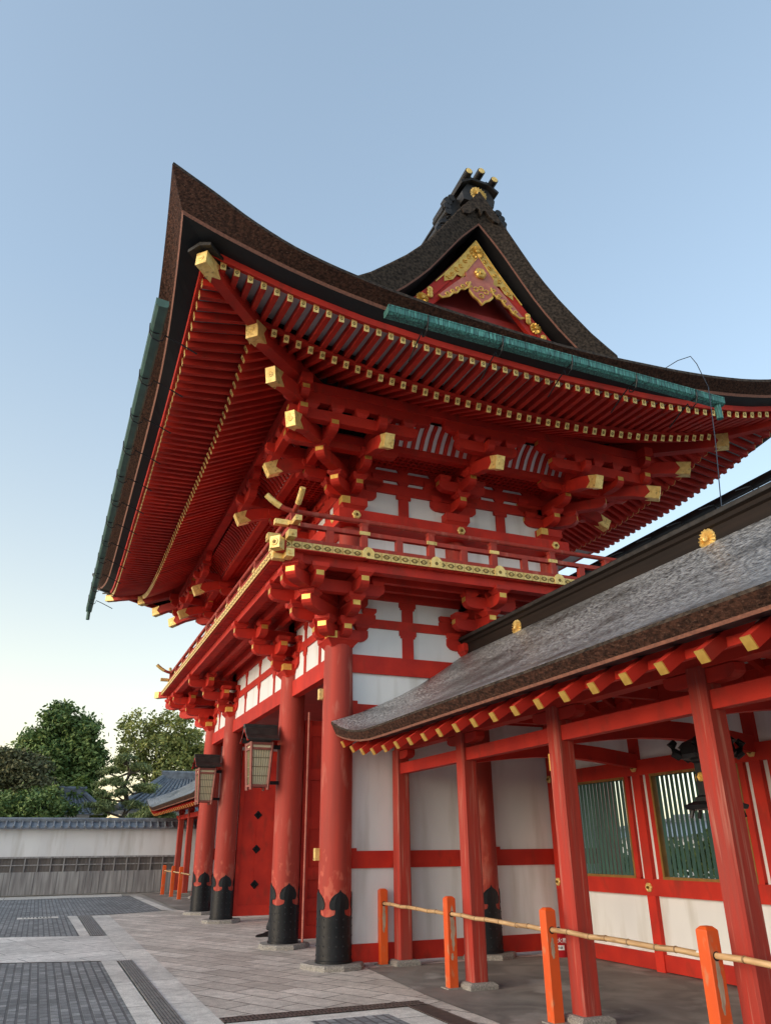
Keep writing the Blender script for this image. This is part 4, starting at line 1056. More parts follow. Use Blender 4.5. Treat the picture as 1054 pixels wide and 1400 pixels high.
# ================================================================ ROOFED CORRIDORS
SP = 2.207; PX0 = .176; PY = 1.02; WY = 3.92
def corridor(label, x0, sg, nbay, detail):
    t = thing('roofed_corridor', label, 'corridor', (x0, 0, 0))
    FX = lambda x: sg * x
    def BX(mb, a, b, *r): mb.box(min(sg * a, sg * b), max(sg * a, sg * b), *r)
    LN = PX0 + nbay * SP + (1.0 if not detail else .3)
    # posts
    pm = MB(); w = .108; c = .02
    oct_ = [(-w + c, -w), (w - c, -w), (w, -w + c), (w, w - c), (w - c, w), (-w + c, w), (-w, w - c), (-w, -w + c)]
    pm.loft([[(a, b, 0) for a, b in oct_], [(a * .97, b * .97, 2.95) for a, b in oct_]]); pm = pm.mesh('post', REDW)
    sm = MB(); q = .19
    sm.loft([[(-q, -q, 0), (q, -q, 0), (q, q, 0), (-q, q, 0)], [(-q, -q, .05), (q, -q, .05), (q, q, .05), (-q, q, .05)], [(-q + .04, -q + .04, .08), (q - .04, -q + .04, .08), (q - .04, q - .04, .08), (-q + .04, q - .04, .08)]])
    sm = sm.mesh('stone_base', STONE)
    for k in range(nbay + 1):
        x = PX0 + k * SP; p = inst('post', pm, t, (FX(x), PY, .06)); inst('stone_base', sm, p, (0, 0, -.06))
        if detail and k in (2,):
            mb = MB(); mb.box(-.13, -.108, -.09, .09, 2.28, 2.46); mb.build('gilt_plate', GOLD, p)
    mb = MB(); BX(mb, .15, LN, PY - .055, PY + .055, 2.64, 2.80); mb.build('tie_beam', RED, t)
    mb = MB(); BX(mb, .15, LN + .35, PY - .09, PY + .09, 2.99, 3.19); mb.build('eaves_beam', RED, t)
    # capitals under the eaves beam
    mb = MB()
    for k in range(nbay + 1):
        x = FX(PX0 + k * SP); mb.cut(); mb.T = Matrix.Translation((x, PY, 2.86)); arm_mb(mb, .42, .42, .12, .13, False, True)
    mb.T = None; mb.pieces('boat_bracket', RED, t)
    # window wall at the back
    mb = MB()
    for k in range(nbay + 1): x = PX0 + k * SP; mb.cut(); BX(mb, x - .085, x + .085, WY - .09, WY + .09, .0, 3.6)
    mb.pieces('wall_post', RED, t)
    mb = MB(); BX(mb, .1, LN, WY - .07, WY + .07, .02, .22); mb.build('ground_sill', RED, t)
    mb = MB(); BX(mb, .1, LN, WY - .10, WY + .10, .93, 1.14); mb.build('sill_rail', RED, t)
    mb = MB(); BX(mb, .1, LN, WY - .095, WY + .095, 2.52, 2.73); mb.cut(); BX(mb, .1, LN, WY - .07, WY + .07, 3.40, 3.62); mb.pieces('head_rail', RED, t)
    mb = MB(); BX(mb, .1, LN, WY - .025, WY + .025, .22, .93); BX(mb, .1, LN, WY - .025, WY + .025, 2.73, 3.42)
    for k in range(nbay):
        a = PX0 + k * SP; BX(mb, a + .08, a + .30, WY - .025, WY + .025, 1.14, 2.52); BX(mb, a + SP - .30, a + SP - .08, WY - .025, WY + .025, 1.14, 2.52)
    mb.build('white_panel', WHITE, t)
    for k in range(nbay):
        a = PX0 + k * SP + .28; b = PX0 + (k + 1) * SP - .28
        if k == 0: b -= 0
        mb = MB(); BX(mb, a - .09, a, WY - .075, WY + .075, 1.14, 2.52); BX(mb, b, b + .09, WY - .075, WY + .075, 1.14, 2.52); BX(mb, a - .09, b + .09, WY - .078, WY + .072, 1.141, 1.155); BX(mb, a - .09, b + .09, WY - .078, WY + .072, 2.505, 2.519); wf = mb.build('window', RED, t)
        mb = MB(); BX(mb, a, a + .035, WY - .08, WY + .06, 1.14, 2.52); BX(mb, b - .035, b, WY - .08, WY + .06, 1.14, 2.52); BX(mb, a, b, WY - .082, WY + .058, 1.14, 1.175); BX(mb, a, b, WY - .082, WY + .058, 2.485, 2.52); mb.build('window_frame', OCHRE, wf)
        mb = MB(); n = 17; r = .031
        for j in range(n):
            x = FX(lerp(a + .035, b - .035, (j + .5) / n))
            mb.loft([[(x - r, WY, z), (x, WY - r, z), (x + r, WY, z), (x, WY + r, z)] for z in (1.17, 2.49)])
        mb.build('lattice_bars', GREEN, wf)
    for k in range(nbay + 1):
        for z in (1.035, 2.625):
            f = flower(t, (FX(PX0 + k * SP), WY - .10, z), (0, -1, 0), .062)
    # tie beams running back to the wall and the open roof frame
    for k in range(1, nbay + 1):
        x = FX(PX0 + k * SP)
        mb = MB(); N = 8
        mb.loft([[(x + s_ * .07, lerp(PY, WY, j / N), 2.60 + .13 * sin(pi * j / N) + h_) for s_, h_ in ((-1, 0), (1, 0), (1, .2), (-1, .2))] for j in range(N + 1)])
        mb.box(x - .06, x + .06, D1 - .06, D1 + .06, 2.9, 4.3)
        mb.box(x - .05, x + .05, PY + .3, WY - .3, 3.18, 3.30)
        mb.build('cross_beam', RED, t)
    mb = MB(); BX(mb, .1, LN + .3, D1 - .08, D1 + .08, 4.3, 4.48); mb.cut(); BX(mb, .1, LN + .3, WY - .09, WY + .09, 3.6, 3.72); mb.pieces('purlin', RED, t)
    # roof
    def flare(x): return .42 * max(0, 1 - x / 1.9) ** 2 + (.30 * max(0, (x - LN + 1.2) / 1.9) ** 2 if not detail else 0)
    RX1 = LN + (1.0 if not detail else .5)
    xs = [.27, .4, .55, .75, 1.0, 1.3, 1.7, 2.2, 3] + [4 + k for k in range(int(RX1) - 3)] + [RX1]
    def zr(v, x): return lerp(3.07 + flare(x), 4.66, v) - .16 * sin(pi * v) + .02
    for fb in (1, -1):
        mb = MB(); yy = lambda v: D1 + fb * lerp(-2.7, -.2, v)
        vs = [0, .06, .14, .25, .38, .52, .66, .8, .9, 1]
        rows = [[Vector((FX(x), yy(v), zr(v, x))) for v in vs] for x in xs]
        # the near end curls over beside the gate column, then runs along the gate wall
        for a, b in zip(rows, rows[1:]): strip(mb, a, b, 0)
        if fb == 1:
            ext = [Vector((FX(.05), yy(v), zr(v, .2))) for v in vs[3:]]; strip(mb, ext, rows[0][3:], 0)
        e0 = [Vector((FX(x), yy(0), zr(0, x))) for x in xs]; e1 = [p + Vector((0, -.008 * fb, -.03)) for p in e0]
        e2 = [p + Vector((0, .075 * fb, -.12 - .07 * flare(x) / .3)) for p, x in zip(e0, xs)]; e3 = [p + Vector((0, .012 * fb, -.025)) for p in e2]; e4 = [p + Vector((0, .28 * fb, .05)) for p in e3]
        strip(mb, e0, e1, 4); strip(mb, e1, e2, 1); strip(mb, e2, e3, 2); strip(mb, e3, e4, 3)
        for kk in ((0, -1) if not detail else (0,)):      # verge ends
            top = rows[kk]; dx = FX(.05 if kk == 0 else -.05)
            low = [p + Vector((dx * 2, .085 * fb if q == 0 else 0, -.20)) for q, p in enumerate(top)]
            strip(mb, top, low, 1)
        o = mb.build('roof', [BARKTOP, BARKCUT, BARKLIP, NEARBLACK, LABELW if False else BARKTOP2], t, recalc=False)
        # underside
        mb = MB(); lo = [[Vector((FX(x), yy(v) + fb * .1 * (v == 0), zr(v, x) - .13)) for v in (0.06, .3, .6, 1)] for x in xs]
        for a, b in zip(lo, lo[1:]): strip(mb, a, b)
        mb.build('soffit', SLATEW, t, recalc=False)
    rm = MB(); rm.box(-.045, .045, 0, 1, -.05, .05); rm = rm.mesh('rafter', RED)
    rc = MB(); rc.box(-.043, .043, -.012, .0, -.05, .05); rc = rc.mesh('end_cap', GOLD)
    x = .42
    while x < RX1 - .1:
        for fb in (1, -1):
            A = Vector((FX(x), D1 - fb * 2.55, zr(.06, x) - .355)); B = Vector((FX(x), D1 - fb * .1, 4.42)); d = B - A; ln = d.length
            # rafters sag with the roof: use two-thirds length toward the beam line
            yv = d / ln; xv = Vector((1, 0, 0)); zv = xv.cross(yv)
            if fb == -1: xv = -xv; zv = xv.cross(yv)
            M = Matrix(((xv.x, yv.x, zv.x, A.x), (xv.y, yv.y, zv.y, A.y), (xv.z, yv.z, zv.z, A.z), (0, 0, 0, 1)))
            if fb == -1 and not detail: continue
            r = inst('rafter', rm, t); r.matrix_local = M @ Matrix.Diagonal((1, ln, 1, 1))
            cp = inst('end_cap', rc, r); cp.matrix_local = Matrix.Diagonal((1, 1 / ln, 1, 1))
        x += .415 if detail else .40
    # eave fillet board the rafter tips sit on
    mb = MB()
    a = [Vector((FX(x), D1 - 2.30, zr(.06, x) - .285)) for x in xs]; b = [p + Vector((0, -.05, .0)) for p in a]; c_ = [p + Vector((0, -.05, .07)) for p in a]
    strip(mb, a, b); strip(mb, b, c_); mb.build('eave_board', RED, t, recalc=False)
    # ridge
    mb = MB()
    prof = [(-.24, 4.52), (-.24, 4.60), (-.20, 4.62), (-.20, 4.84), (-.23, 4.86), (-.23, 4.91), (-.27, 4.93), (-.27, 4.97), (-.08, 5.06), (.08, 5.06), (.27, 4.97), (.27, 4.93), (.23, 4.91), (.23, 4.86), (.20, 4.84), (.20, 4.62), (.24, 4.60), (.24, 4.52)]
    mb.loft([[Vector((FX(x), D1 + a, b)) for a, b in prof] for x in (.06, RX1 - .2)]); rg = mb.build('ridge', RIDGEB, t)
    mb = MB(); BX(mb, .06, RX1 - .2, D1 - .275, D1 + .275, 4.935, 4.99)
    mb.loft([[Vector((FX(x), D1 + a, b)) for a, b in ((-.28, 4.985), (-.10, 5.075), (.10, 5.075), (.28, 4.985))] for x in (.06, RX1 - .2)]); mb.build('ridge_cap', TILE, rg)
    if detail:
        for x in (1.9, 5.95, 10.0):
            mb = MB(); mb.chrys((0, 0, 0), (0, -1, 0), .125); mb.build('gilt_chrysanthemum', GOLDB, rg, (FX(x), D1 - .20, 4.735))
    return t
CR = corridor('open roofed corridor running towards the viewer from the right of the gate, with lattice windows', 0, 1, 5, True)
CL = corridor('far roofed corridor ending at the white boundary wall, beyond the gate', -L, -1, 5, False)

# ================================================================ FENCES
def post_mesh():
    mb = MB(); a, b = .06, .045
    mb.loft([[(-a, -a, 0), (a, -a, 0), (a, a, 0), (-a, a, 0)], [(-a, -a, .975), (a, -a, .975), (a, a, .975), (-a, a, .975)], [(-a * .55, -a * .55, 1.0), (a * .55, -a * .55, 1.0), (a * .55, a * .55, 1.0), (-a * .55, a * .55, 1.0)]])
    return mb.mesh('fence_post', ORANGE)
FPM = post_mesh()
mb = MB(); mb.disc((.0605, 0, 0), (1, 0, 0), .034, .002, 14); HOLE = mb.mesh('rail_hole', NEARBLACK)
plate = MB(); plate.box(-.1, .1, -.1, .1, 0, .012); plate = plate.mesh('foot_plate', STONE)
WOODM = nmat('bare_weathered_wood', (.50, .39, .28), (.34, .24, .16), (30, 30, 5), .8, bump=.2)
PATCH = []
for sd_, spans in ((1, ((.42, .80, .03),)), (2, ((.40, .90, .034), (.30, .38, .02))), (3, ((.55, .74, .028),))):
    rg = random.Random(sd_ * 13); mb = MB()
    for z0, z1, hw in spans:
        n = 14; zs = [lerp(z0, z1, k / n) for k in range(n + 1)]; c = rg.uniform(-.012, .012)
        lf = [c - hw * (sin(pi * min(1, max(0.02, k / n))) ** .5) * rg.uniform(.55, 1.1) for k in range(n + 1)]; rt = [c + hw * (sin(pi * min(1, max(.02, k / n))) ** .5) * rg.uniform(.55, 1.1) for k in range(n + 1)]
        strip(mb, [Vector((.0006, a, z)) for a, z in zip(lf, zs)], [Vector((.0006, a, z)) for a, z in zip(rt, zs)])
    PATCH.append(mb.mesh('peeled_patch', WOODM, recalc=False))
def fence_post(x, y, label, g):
    p = thing('fence_post', label, 'post', (x, y, 0.008), group=g)
    b = bevel(inst('shaft', FPM, p), .006); inst('foot_plate', plate, p)
    if abs(x) < 9: inst('peeled_patch', PATCH[int(x / 2.2) % 3], p, (.0607, 0, 0))
    inst('rail_hole', HOLE, p, (0, 0, .80)); h = inst('rail_hole', HOLE, p, (0, 0, .80)); h.rotation_euler = (0, 0, pi)
    return p
BAMBOOJ = nmat('bamboo_joint', (.30, .17, .07), (.20, .11, .05), (20, 40, 40), .5)
def bamboo(A, B, label, g, tape=True):
    A = Vector(A); B = Vector(B); t = thing('bamboo_rail', label, 'rail', A, group=g); mb = MB(); d = B - A; ln = d.length; nd = []
    u = .0; k = 0
    path = []; rad = []
    while u < ln:
        path.append(d * (u / ln) + Vector((0, .006 * sin(k * 1.7), .006 * sin(k * 2.3)))); rad.append(.0235)
        u += .30 + .06 * sin(k * 2.1); k += 1
    path.append(d); rad.append(.023)
    mb.tube(path, rad, 12); mb.build('culm', BAMBOO, t, smooth=True)
    m2 = MB()
    for p in path[1:-1]: m2.tube([p - d * (.011 / ln), p - d * (.004 / ln), p + d * (.004 / ln), p + d * (.011 / ln)], [.0235, .0275, .0275, .0235], 12)
    m2.build('joint', BAMBOOJ, t, smooth=True)
    if tape:
        m3 = MB(); m3.tube([d * ((ln - .10) / ln), d * ((ln - .045) / ln)], .0262, 12); m3.build('white_tape', LABELW, t, smooth=True)
    return t
FY = .735; FXS = [.075 + 2.1995 * k for k in range(5)]
labs = ['orange fence post closest to the big front corner column of the gate', 'orange fence post second from the gate column, in front of a corridor post',
        'orange fence post with a long peeled paint patch, red container behind it', 'nearest orange fence post, in front of the large lattice window', 'orange fence post out of view at the right end']
for x, lb in list(zip(FXS, labs))[:4]: fence_post(x, FY, lb, 'orange fence posts along the right corridor')
rl = ['bamboo rail between the first and second orange posts from the gate', 'bamboo rail between the second and third orange posts from the gate', 'bamboo rail crossing below the lattice windows to the nearest orange post', 'bamboo rail running out of the picture from the nearest orange post']
for k in range(4): bamboo((FXS[k] + .03, FY, .81), (FXS[k] + 2.17, FY, .805), rl[k], 'bamboo rails of the right fence')
LFX = [-20.3, -18.75, -17.0, -15.2]; LFY = .42
ll = ['leftmost small orange post of the far fence by the boundary wall', 'second orange post of the far fence, before the far corridor', 'third orange post of the far fence, before the far corridor']
for x, lb in zip(LFX, ll): fence_post(x, LFY - (.1 if x < -20 else 0), lb, 'orange posts of the far fence')
for k in range(3): bamboo((LFX[k] + .03, LFY - (.1 if k == 0 else 0), .81), (LFX[k + 1] - .03, LFY, .81), ['bamboo rail at the left end of the far fence', 'bamboo rail in the middle of the far fence', 'bamboo rail of the far fence vanishing behind the last gate column'][k], 'bamboo rails of the far fence', False)

# ================================================================ LANTERNS
def wall_lantern(x, y, z, label):
    t = thing('wall_lantern', label, 'lantern', (x, y, z), group='box lanterns on the gate columns')
    wb, wt, h = .155, .20, .78
    mb = MB(); sq = lambda r, zz: [(-r, -r, zz), (r, -r, zz), (r, r, zz), (-r, r, zz)]
    mb.loft([sq(wb - .02, .03), sq(wt - .02, h - .02)]); mb.build('paper_box', PAPER, t)
    mb = MB()
    for sx in (-1, 1):
        for sy in (-1, 1): mb.beam((sx * wb, sy * wb, -.05), (sx * wt, sy * wt, h), .04, .04)
    for zz, r in ((.02, wb), (h - .03, wt), (h - .12, wt - .006)):
        for a in (0, 1):
            for sg in (-1, 1):
                P, Q = ((-r, sg * r, zz), (r, sg * r, zz)) if a == 0 else ((sg * r, -r, zz), (sg * r, r, zz)); mb.beam(P, Q, .035 + .002 * a, .04)
    mb.build('frame', LFRAME, t)
    mb = MB()
    for sgx, sgy in ((1, 0), (-1, 0), (0, -1), (0, 1)):
        for k in range(1, 4):
            zz = .03 + (h - .15) * k / 4; r = lerp(wb, wt, zz / h) - .012
            P, Q = ((sgx * r, -r, zz), (sgx * r, r, zz)) if sgx else ((-r, sgy * r, zz), (r, sgy * r, zz)); mb.beam(P, Q, .012, .013)
        for k in range(1, 8):
            u = -1 + 2 * k / 8; r0, r1 = wb - .012, wt - .012
            P, Q = ((sgx * r0, u * r0, .03), (sgx * r1, u * r1, h - .12)) if sgx else ((u * r0, sgy * r0, .03), (u * r1, sgy * r1, h - .12)); mb.beam(P, Q, .009, .009, up=(0, 1, 0) if sgx else (1, 0, 0))
    mb.build('lattice', LWOOD, t)
    mb = MB(); W_ = .31
    # gabled roof, ridge along X... gable faces the front
    prof = [(-W_, h + .05), (-W_ * .55, h + .13), (-.10, h + .26), (0, h + .30), (.10, h + .26), (W_ * .55, h + .13), (W_, h + .05), (W_, h + .02), (W_ * .5, h + .095), (0, h + .25), (-W_ * .5, h + .095), (-W_, h + .02)]
    mb.loft([[(v, u, w) for v, w in prof] for u in (-.30, .30)]); mb.box(-.06, .06, -.31, .31, h + .27, h + .33); mb.build('roof', TILE, t)
    mb = MB()
    for sg in (-1, 1):
        mb.loft([[(v, sg * u, w) for v, w in prof[7:] + [(-W_ + .02, h + .0), (-.12, h + .15), (0, h + .2), (.12, h + .15), (W_ - .02, h + .0)]] for u in (.275, .305)])
    mb.build('gable_board', RED, t)
    mb = MB(); mb.box(-.03, .03, .15, .40, h - .1, h - .03); mb.box(-.03, .03, .15, .40, .05, .11); mb.build('bracket', BLACK, t); return t
wall_lantern(-2.62, -.62, 2.60, 'wooden box lantern with cream panels, the nearer and larger one, on the second gate column')
wall_lantern(-7.98, -.62, 2.60, 'wooden box lantern with cream panels, the farther and smaller one, on the third gate column')

# hanging iron lantern in the corridor
t = thing('hanging_lantern', 'black iron lantern hanging under the corridor roof behind the nearest post', 'lantern', (5.36, 2.35, 1.90))
mb = MB(); n = 6
hexr = lambda r, z: [(r * cos(2 * pi * k / n), r * sin(2 * pi * k / n), z) for k in range(n)]
mb.loft([hexr(.20, .10), hexr(.20, .14), hexr(.16, .16), hexr(.16, .48), hexr(.19, .50), hexr(.19, .53)]); mb.build('body', BLACK, t)
mb = MB(); mb.loft([hexr(.31, .0 + .02), hexr(.33, .06), hexr(.22, .10)]); 
for k in range(6):
    a = 2 * pi * k / 6; mb.tube([(.24 * cos(a), .24 * sin(a), .03), (.27 * cos(a), .27 * sin(a), -.06)], .02, 6)
mb.build('foot', BLACK, t)
mb = MB(); mb.loft([hexr(.30, .53), hexr(.31, .57), hexr(.24, .70), hexr(.09, .76), hexr(.05, .80)])
for k in range(6):
    a = 2 * pi * k / 6; mb.tube([(.28 * cos(a), .28 * sin(a), .55), (.34 * cos(a), .34 * sin(a), .59), (.365 * cos(a), .365 * sin(a), .67), (.32 * cos(a), .32 * sin(a), .71)], [.05, .055, .05, .03], 8)
mb.build('roof', BLACK, t)
mb = MB(); mb.tube([(.09 * cos(k * pi / 8), 0, .88 + .09 * sin(k * pi / 8)) for k in range(17)], .014, 8, cap=False)
mb.tube([(0, 0, .97), (0, 0, 1.9)], .012, 8); mb.build('hanger', BLACK, t)
for k in range(6):
    a = 2 * pi * (k + .5) / 6; mb = MB(); mb.disc((.14 * cos(a), .14 * sin(a), .34), (cos(a), sin(a), 0), .05, .02, petals=6); mb.build('gilt_crest', GOLD, t)

# fire container
t = thing('fire_water_container', 'glossy red round container with a white label standing by the corridor wall', 'fire bucket', (.46, 3.55, .008))
mb = MB(); mb.lathe([(.125, 0), (.13, .02), (.135, .30), (.14, .31), (.14, .33), (.11, .345), (.05, .35)], n=28); mb.build('body', EXTRED, t, smooth=True)
mb = MB(); mb.tube([(.05 * cos(k * pi / 8), 0, .35 + .05 * sin(k * pi / 8)) for k in range(9)], .008, 6); mb.build('handle', BLACK, t)
a0 = atan2(-7.7, 11.4)
def label_patch(z0, z1, half, m, nm):
    mb = MB(); N = 8
    for k in range(N):
        a, b = a0 + lerp(-half, half, k / N), a0 + lerp(-half, half, (k + 1) / N); r = .1375
        mb.poly([(r * cos(a), r * sin(a), z0), (r * cos(b), r * sin(b), z0), (r * cos(b), r * sin(b), z1), (r * cos(a), r * sin(a), z1)])
    mb.build(nm, m, t, recalc=False)
label_patch(.10, .165, .48, LABELW, 'label')
txt = bpy.data.curves.new('lettering', 'FONT'); txt.body = '消火用'; txt.size = .075; txt.align_x = 'CENTER'; txt.extrude = .001; txt.materials.append(LABELW)
to = bpy.data.objects.new('lettering', txt); COL.objects.link(to); to.parent = t
to.location = (.1405 * cos(a0), .1405 * sin(a0), .205); to.rotation_euler = (pi / 2, 0, a0 + pi / 2)
bpy.context.view_layer.update()
me = bpy.data.meshes.new_from_object(to.evaluated_get(bpy.context.evaluated_depsgraph_get())); q = inst('lettering', me, t); q.matrix_local = to.matrix_local.copy()
bpy.data.objects.remove(to); q.name = 'lettering'
mb = MB()
for k in range(5):
    a = a0 - .36 + .15 * k; mb.T = Matrix.Rotation(a, 4, 'Z'); mb.box(.1378, .1385, -.006, .006, .115, .150)
mb.T = None; mb.build('label_print', NEARBLACK, t)

# ================================================================ BOUNDARY WALL, HOUSES, TREES
BW = thing('boundary_wall', 'long white plaster boundary wall with grey tile coping and grey boarded foot', 'wall', (-22.7, 0, 0))
mb = MB(); mb.box(-.18, .18, -40, 3.2, .0, 2.36); mb.build('plaster', WHITE, BW)
mb = MB(); mb.box(.18, .24, -40, 1.0, .02, .80); 
mb.build('lower_boards', PLANK, BW)
mb = MB(); mb.box(.18, .225, -40, 1.0, .80, 1.27); q = mb.build('upper_boards', PLANKD, BW)
mb = MB(); y = 1.0
while y > -40: mb.box(.225, .262, y - .045, y, .80, 1.27); y -= .46
mb.box(.18, .29, -40, 1.0, 1.27, 1.33); mb.box(.225, .26, -40, 1.0, 1.02, 1.055); mb.build('batten', PLANK, q)
mb = MB(); y = 1.0; rr = random.Random(3)
while y > -40: mb.box(.24, .246, y - .012, y, .03, .79); y -= rr.choice((.23, .24, .26, .8))
mb.build('board_gap', PLANKD, BW)
mb = MB()
for s_ in (1, -1): mb.loft([[(s_ * a, y, z) for a, z in ((.0, 2.62), (.44, 2.36), (.46, 2.31), (.40, 2.30), (0, 2.5))] for y in (3.2, -40)])
mb.loft([[(a, y, z) for a, z in ((-.13, 2.56), (-.13, 2.66), (-.07, 2.72), (.07, 2.72), (.13, 2.66), (.13, 2.56))] for y in (3.2, -40)])
y = 3.0
while y > -14:
    mb.tube([(.05, y, 2.62), (.45, y, 2.375)], .035, 6); mb.disc((.452, y, 2.37), (1, 0, -.2), .05, .02, 8); y -= .28
mb.build('tile_coping', GREYTILE, BW)

def tile_house(label, x, y, w, l, zw, zr_, hipd, gx=0, rot=0):
    t = thing('tiled_house', label, 'house', (x, y, 0), rot)
    mb = MB(); mb.box(-w / 2 + .6, w / 2 - .6, -l / 2 + .6, l / 2 - .6, 0, zw); mb.build('wall', WHITE, t)
    mb = MB(); e = [(-w / 2, -l / 2), (w / 2, -l / 2), (w / 2, l / 2), (-w / 2, l / 2)]; r0, r1 = -l / 2 + hipd, l / 2 - hipd
    R0, R1 = Vector((0, r0, zr_)), Vector((0, r1, zr_)); E = [Vector((a, b, zw)) for a, b in e]
    mb.poly([E[1], E[2], R1, R0]); mb.poly([E[3], E[0], R0, R1]); mb.poly([E[0], E[1], R0]); mb.poly([E[2], E[3], R1])
    mb.poly(E[::-1])
    # pan and cover tiles on the two slopes that are seen
    def rows(a, b, c, d, n):
        for k in range(n + 1):
            u = k / n; P = a.lerp(b, u); Q = d.lerp(c, u)
            mb.tube([P + Vector((0, 0, .03)), Q + Vector((0, 0, .03))], .055, 5)
        for k in range(1, 12):
            u = k / 12; mb.beam(a.lerp(d, u) + Vector((0, 0, .01)), b.lerp(c, u) + Vector((0, 0, .01)), .03, .05)
    rows(E[1], E[2], R1, R0, int(l / .3)); rows(E[0], E[1], R0 + Vector((.01, 0, 0)), R0 - Vector((.01, 0, 0)), int(w / .3))
    mb.build('roof', GREYTILE, t)
    mb = MB(); mb.box(-.16, .16, r0 - .1, r1 + .1, zr_ - .05, zr_ + .26); mb.tube([(0, r0 - .15, zr_ + .28), (0, r1 + .15, zr_ + .28)], .1, 8)
    for a in (E[1], E[0]): mb.tube([R0 + Vector((0, 0, .1)), a + Vector((0, 0, .14))], .13, 8)
    for a in (E[2], E[3]): mb.tube([R1 + Vector((0, 0, .1)), a + Vector((0, 0, .14))], .13, 8)
    mb.build('ridge', GREYTILE, t); return t
tile_house('house with blue grey tiled hipped roof behind the end of the far corridor', -31.5, 3.0, 5.6, 8.0, 3.25, 4.95, 2.4)
tile_house('small grey tiled roof half hidden among the pines over the boundary wall', -31.0, -3.0, 2.6, 3.0, 3.1, 4.05, 1.0)
tile_house('low dark hall seen through the corridor lattice windows', -10, 30, 8, 40, 1.9, 2.75, 4, rot=pi / 2)

def leafmat(name, c1, c2, c3): return nmat(name, c1, c2, (1.1, 1.1, 1.1), .6, lo=.36, hi=.64, detail=3, c3=c3, s3=(7, 7, 7), lo3=.56, hi3=.66, spec=.3)
LDARK = leafmat('dark_evergreen_leaves', (.06, .12, .035), (.17, .24, .07), (.30, .34, .10))
LOLIVE = leafmat('olive_leaves', (.17, .20, .06), (.34, .36, .10), (.42, .37, .13))
LBROWN = leafmat('brownish_leaves', (.10, .105, .05), (.19, .175, .085), (.14, .18, .07))
LLIGHT = leafmat('light_green_leaves', (.10, .16, .03), (.18, .24, .05), (.22, .27, .07))
LPINE = leafmat('pine_needles', (.10, .14, .06), (.22, .265, .10), (.30, .32, .14))
def crown(blobs, n, size, mat, parent, seed, name='crown', needle=False, shell=.55):
    rg = random.Random(seed); mb = MB(); tot = sum(b[3] * b[4] * b[5] for b in blobs) ** 1.0
    for (bx, by, bz_, rx, ry, rz) in blobs:
        m = int(n * (rx * ry * rz) / tot) + 40
        # clumps inside each blob
        cl = [Vector((rg.gauss(0, 1), rg.gauss(0, 1), rg.gauss(0, 1))).normalized() * rg.uniform(shell, 1.0) for _ in range(max(9, m // 70))]
        for _ in range(m):
            c = rg.choice(cl); p = c + Vector((rg.gauss(0, .19), rg.gauss(0, .19), rg.gauss(0, .15)))
            p = Vector((bx + p.x * rx, by + p.y * ry, bz_ + p.z * rz))
            s = size * rg.uniform(.55, 1.25)
            if needle: a = Vector((rg.gauss(0, .6), rg.gauss(0, .6), rg.uniform(.2, 1))).normalized() * s * 1.5; b = Vector((rg.gauss(0, 1), rg.gauss(0, 1), rg.gauss(0, .3))).normalized() * s * .35
            else: a = Vector((rg.gauss(0, 1), rg.gauss(0, 1), rg.gauss(0, .7))).normalized() * s; b = a.cross(Vector((rg.gauss(0, 1), rg.gauss(0, 1), rg.gauss(0, 1)))).normalized() * s * .55
            mb.poly([p - a, p + b * .9 - a * .1, p + a, p - b * .9 + a * .1])
    return mb.build(name, mat, parent, recalc=False)
def limbs(parent, H, r, spec, mat=TRUNK):
    mb = MB()
    for path, r0, r1 in spec: mb.tube(path, [lerp(r0, r1, k / (len(path) - 1)) for k in range(len(path))], 7)
    return mb.build('trunk', mat, parent)
def tree(label, x, y, blobs, n, size, mat, seed, z0=0, cat='tree', name='broadleaf_tree', needle=False, trunk_top=4, r=.22, shell=.55):
    t = thing(name, label, cat, (x, y, z0)); rg = random.Random(seed + 5)
    spec = [([(0, 0, 0), (.1, .05, trunk_top * .5), (0, .1, trunk_top)], r, r * .55)]
    for b in blobs: spec.append(([(0, .08, trunk_top * rg.uniform(.55, .95)), (b[0] * .55, b[1] * .55, lerp(trunk_top, b[2], .5)), (b[0] * .95, b[1] * .95, b[2] + b[5] * .3)], r * .45, r * .1))
    limbs(t, trunk_top, r, spec); crown(blobs, n, size, mat, t, seed, needle=needle, shell=shell); return t
tree('tall dense dark green camphor tree over the boundary wall', -34, -3.9, [(0, 0, 5.6, 1.5, 2.0, 2.0), (0, -1.1, 6.4, 1.2, 1.15, 1.3), (0, .9, 7.1, 1.2, 1.1, 1.3), (.2, -.2, 8.0, 1.1, 1.1, .9), (.2, 1.4, 6.0, 1.1, 1.0, 1.2), (.3, -1.3, 5.0, 1.2, 1.1, 1.2), (.2, .7, 4.6, 1.3, 1.5, 1.1)], 30000, .135, LDARK, 11, trunk_top=5)
tree('tall airy olive green tree with gaps showing sky, next to the gate', -34, 1.1, [(0, -1.1, 7.6, 1.2, 1.0, 1.0), (0, .6, 7.9, 1.2, 1.3, .9), (0, 1.7, 6.9, 1.2, 1.2, 1.0), (.2, 0, 6.6, 1.3, 1.5, 1.0), (.2, -1.3, 6.2, 1.1, .9, .9), (.2, .8, 5.6, 1.4, 1.8, 1.1), (0, 2.6, 6.0, 1.0, .9, 1.1)], 13500, .115, LOLIVE, 23, trunk_top=5.4, shell=.7)
tree('dark evergreen just behind the gate columns at the right of the trees', -37, 4.6, [(0, 0, 6.0, 1.5, 1.7, 1.3), (0, -.9, 5.0, 1.4, 1.4, 1.3), (0, 1.2, 5.2, 1.4, 1.4, 1.3)], 5000, .15, LDARK, 31, trunk_top=4)
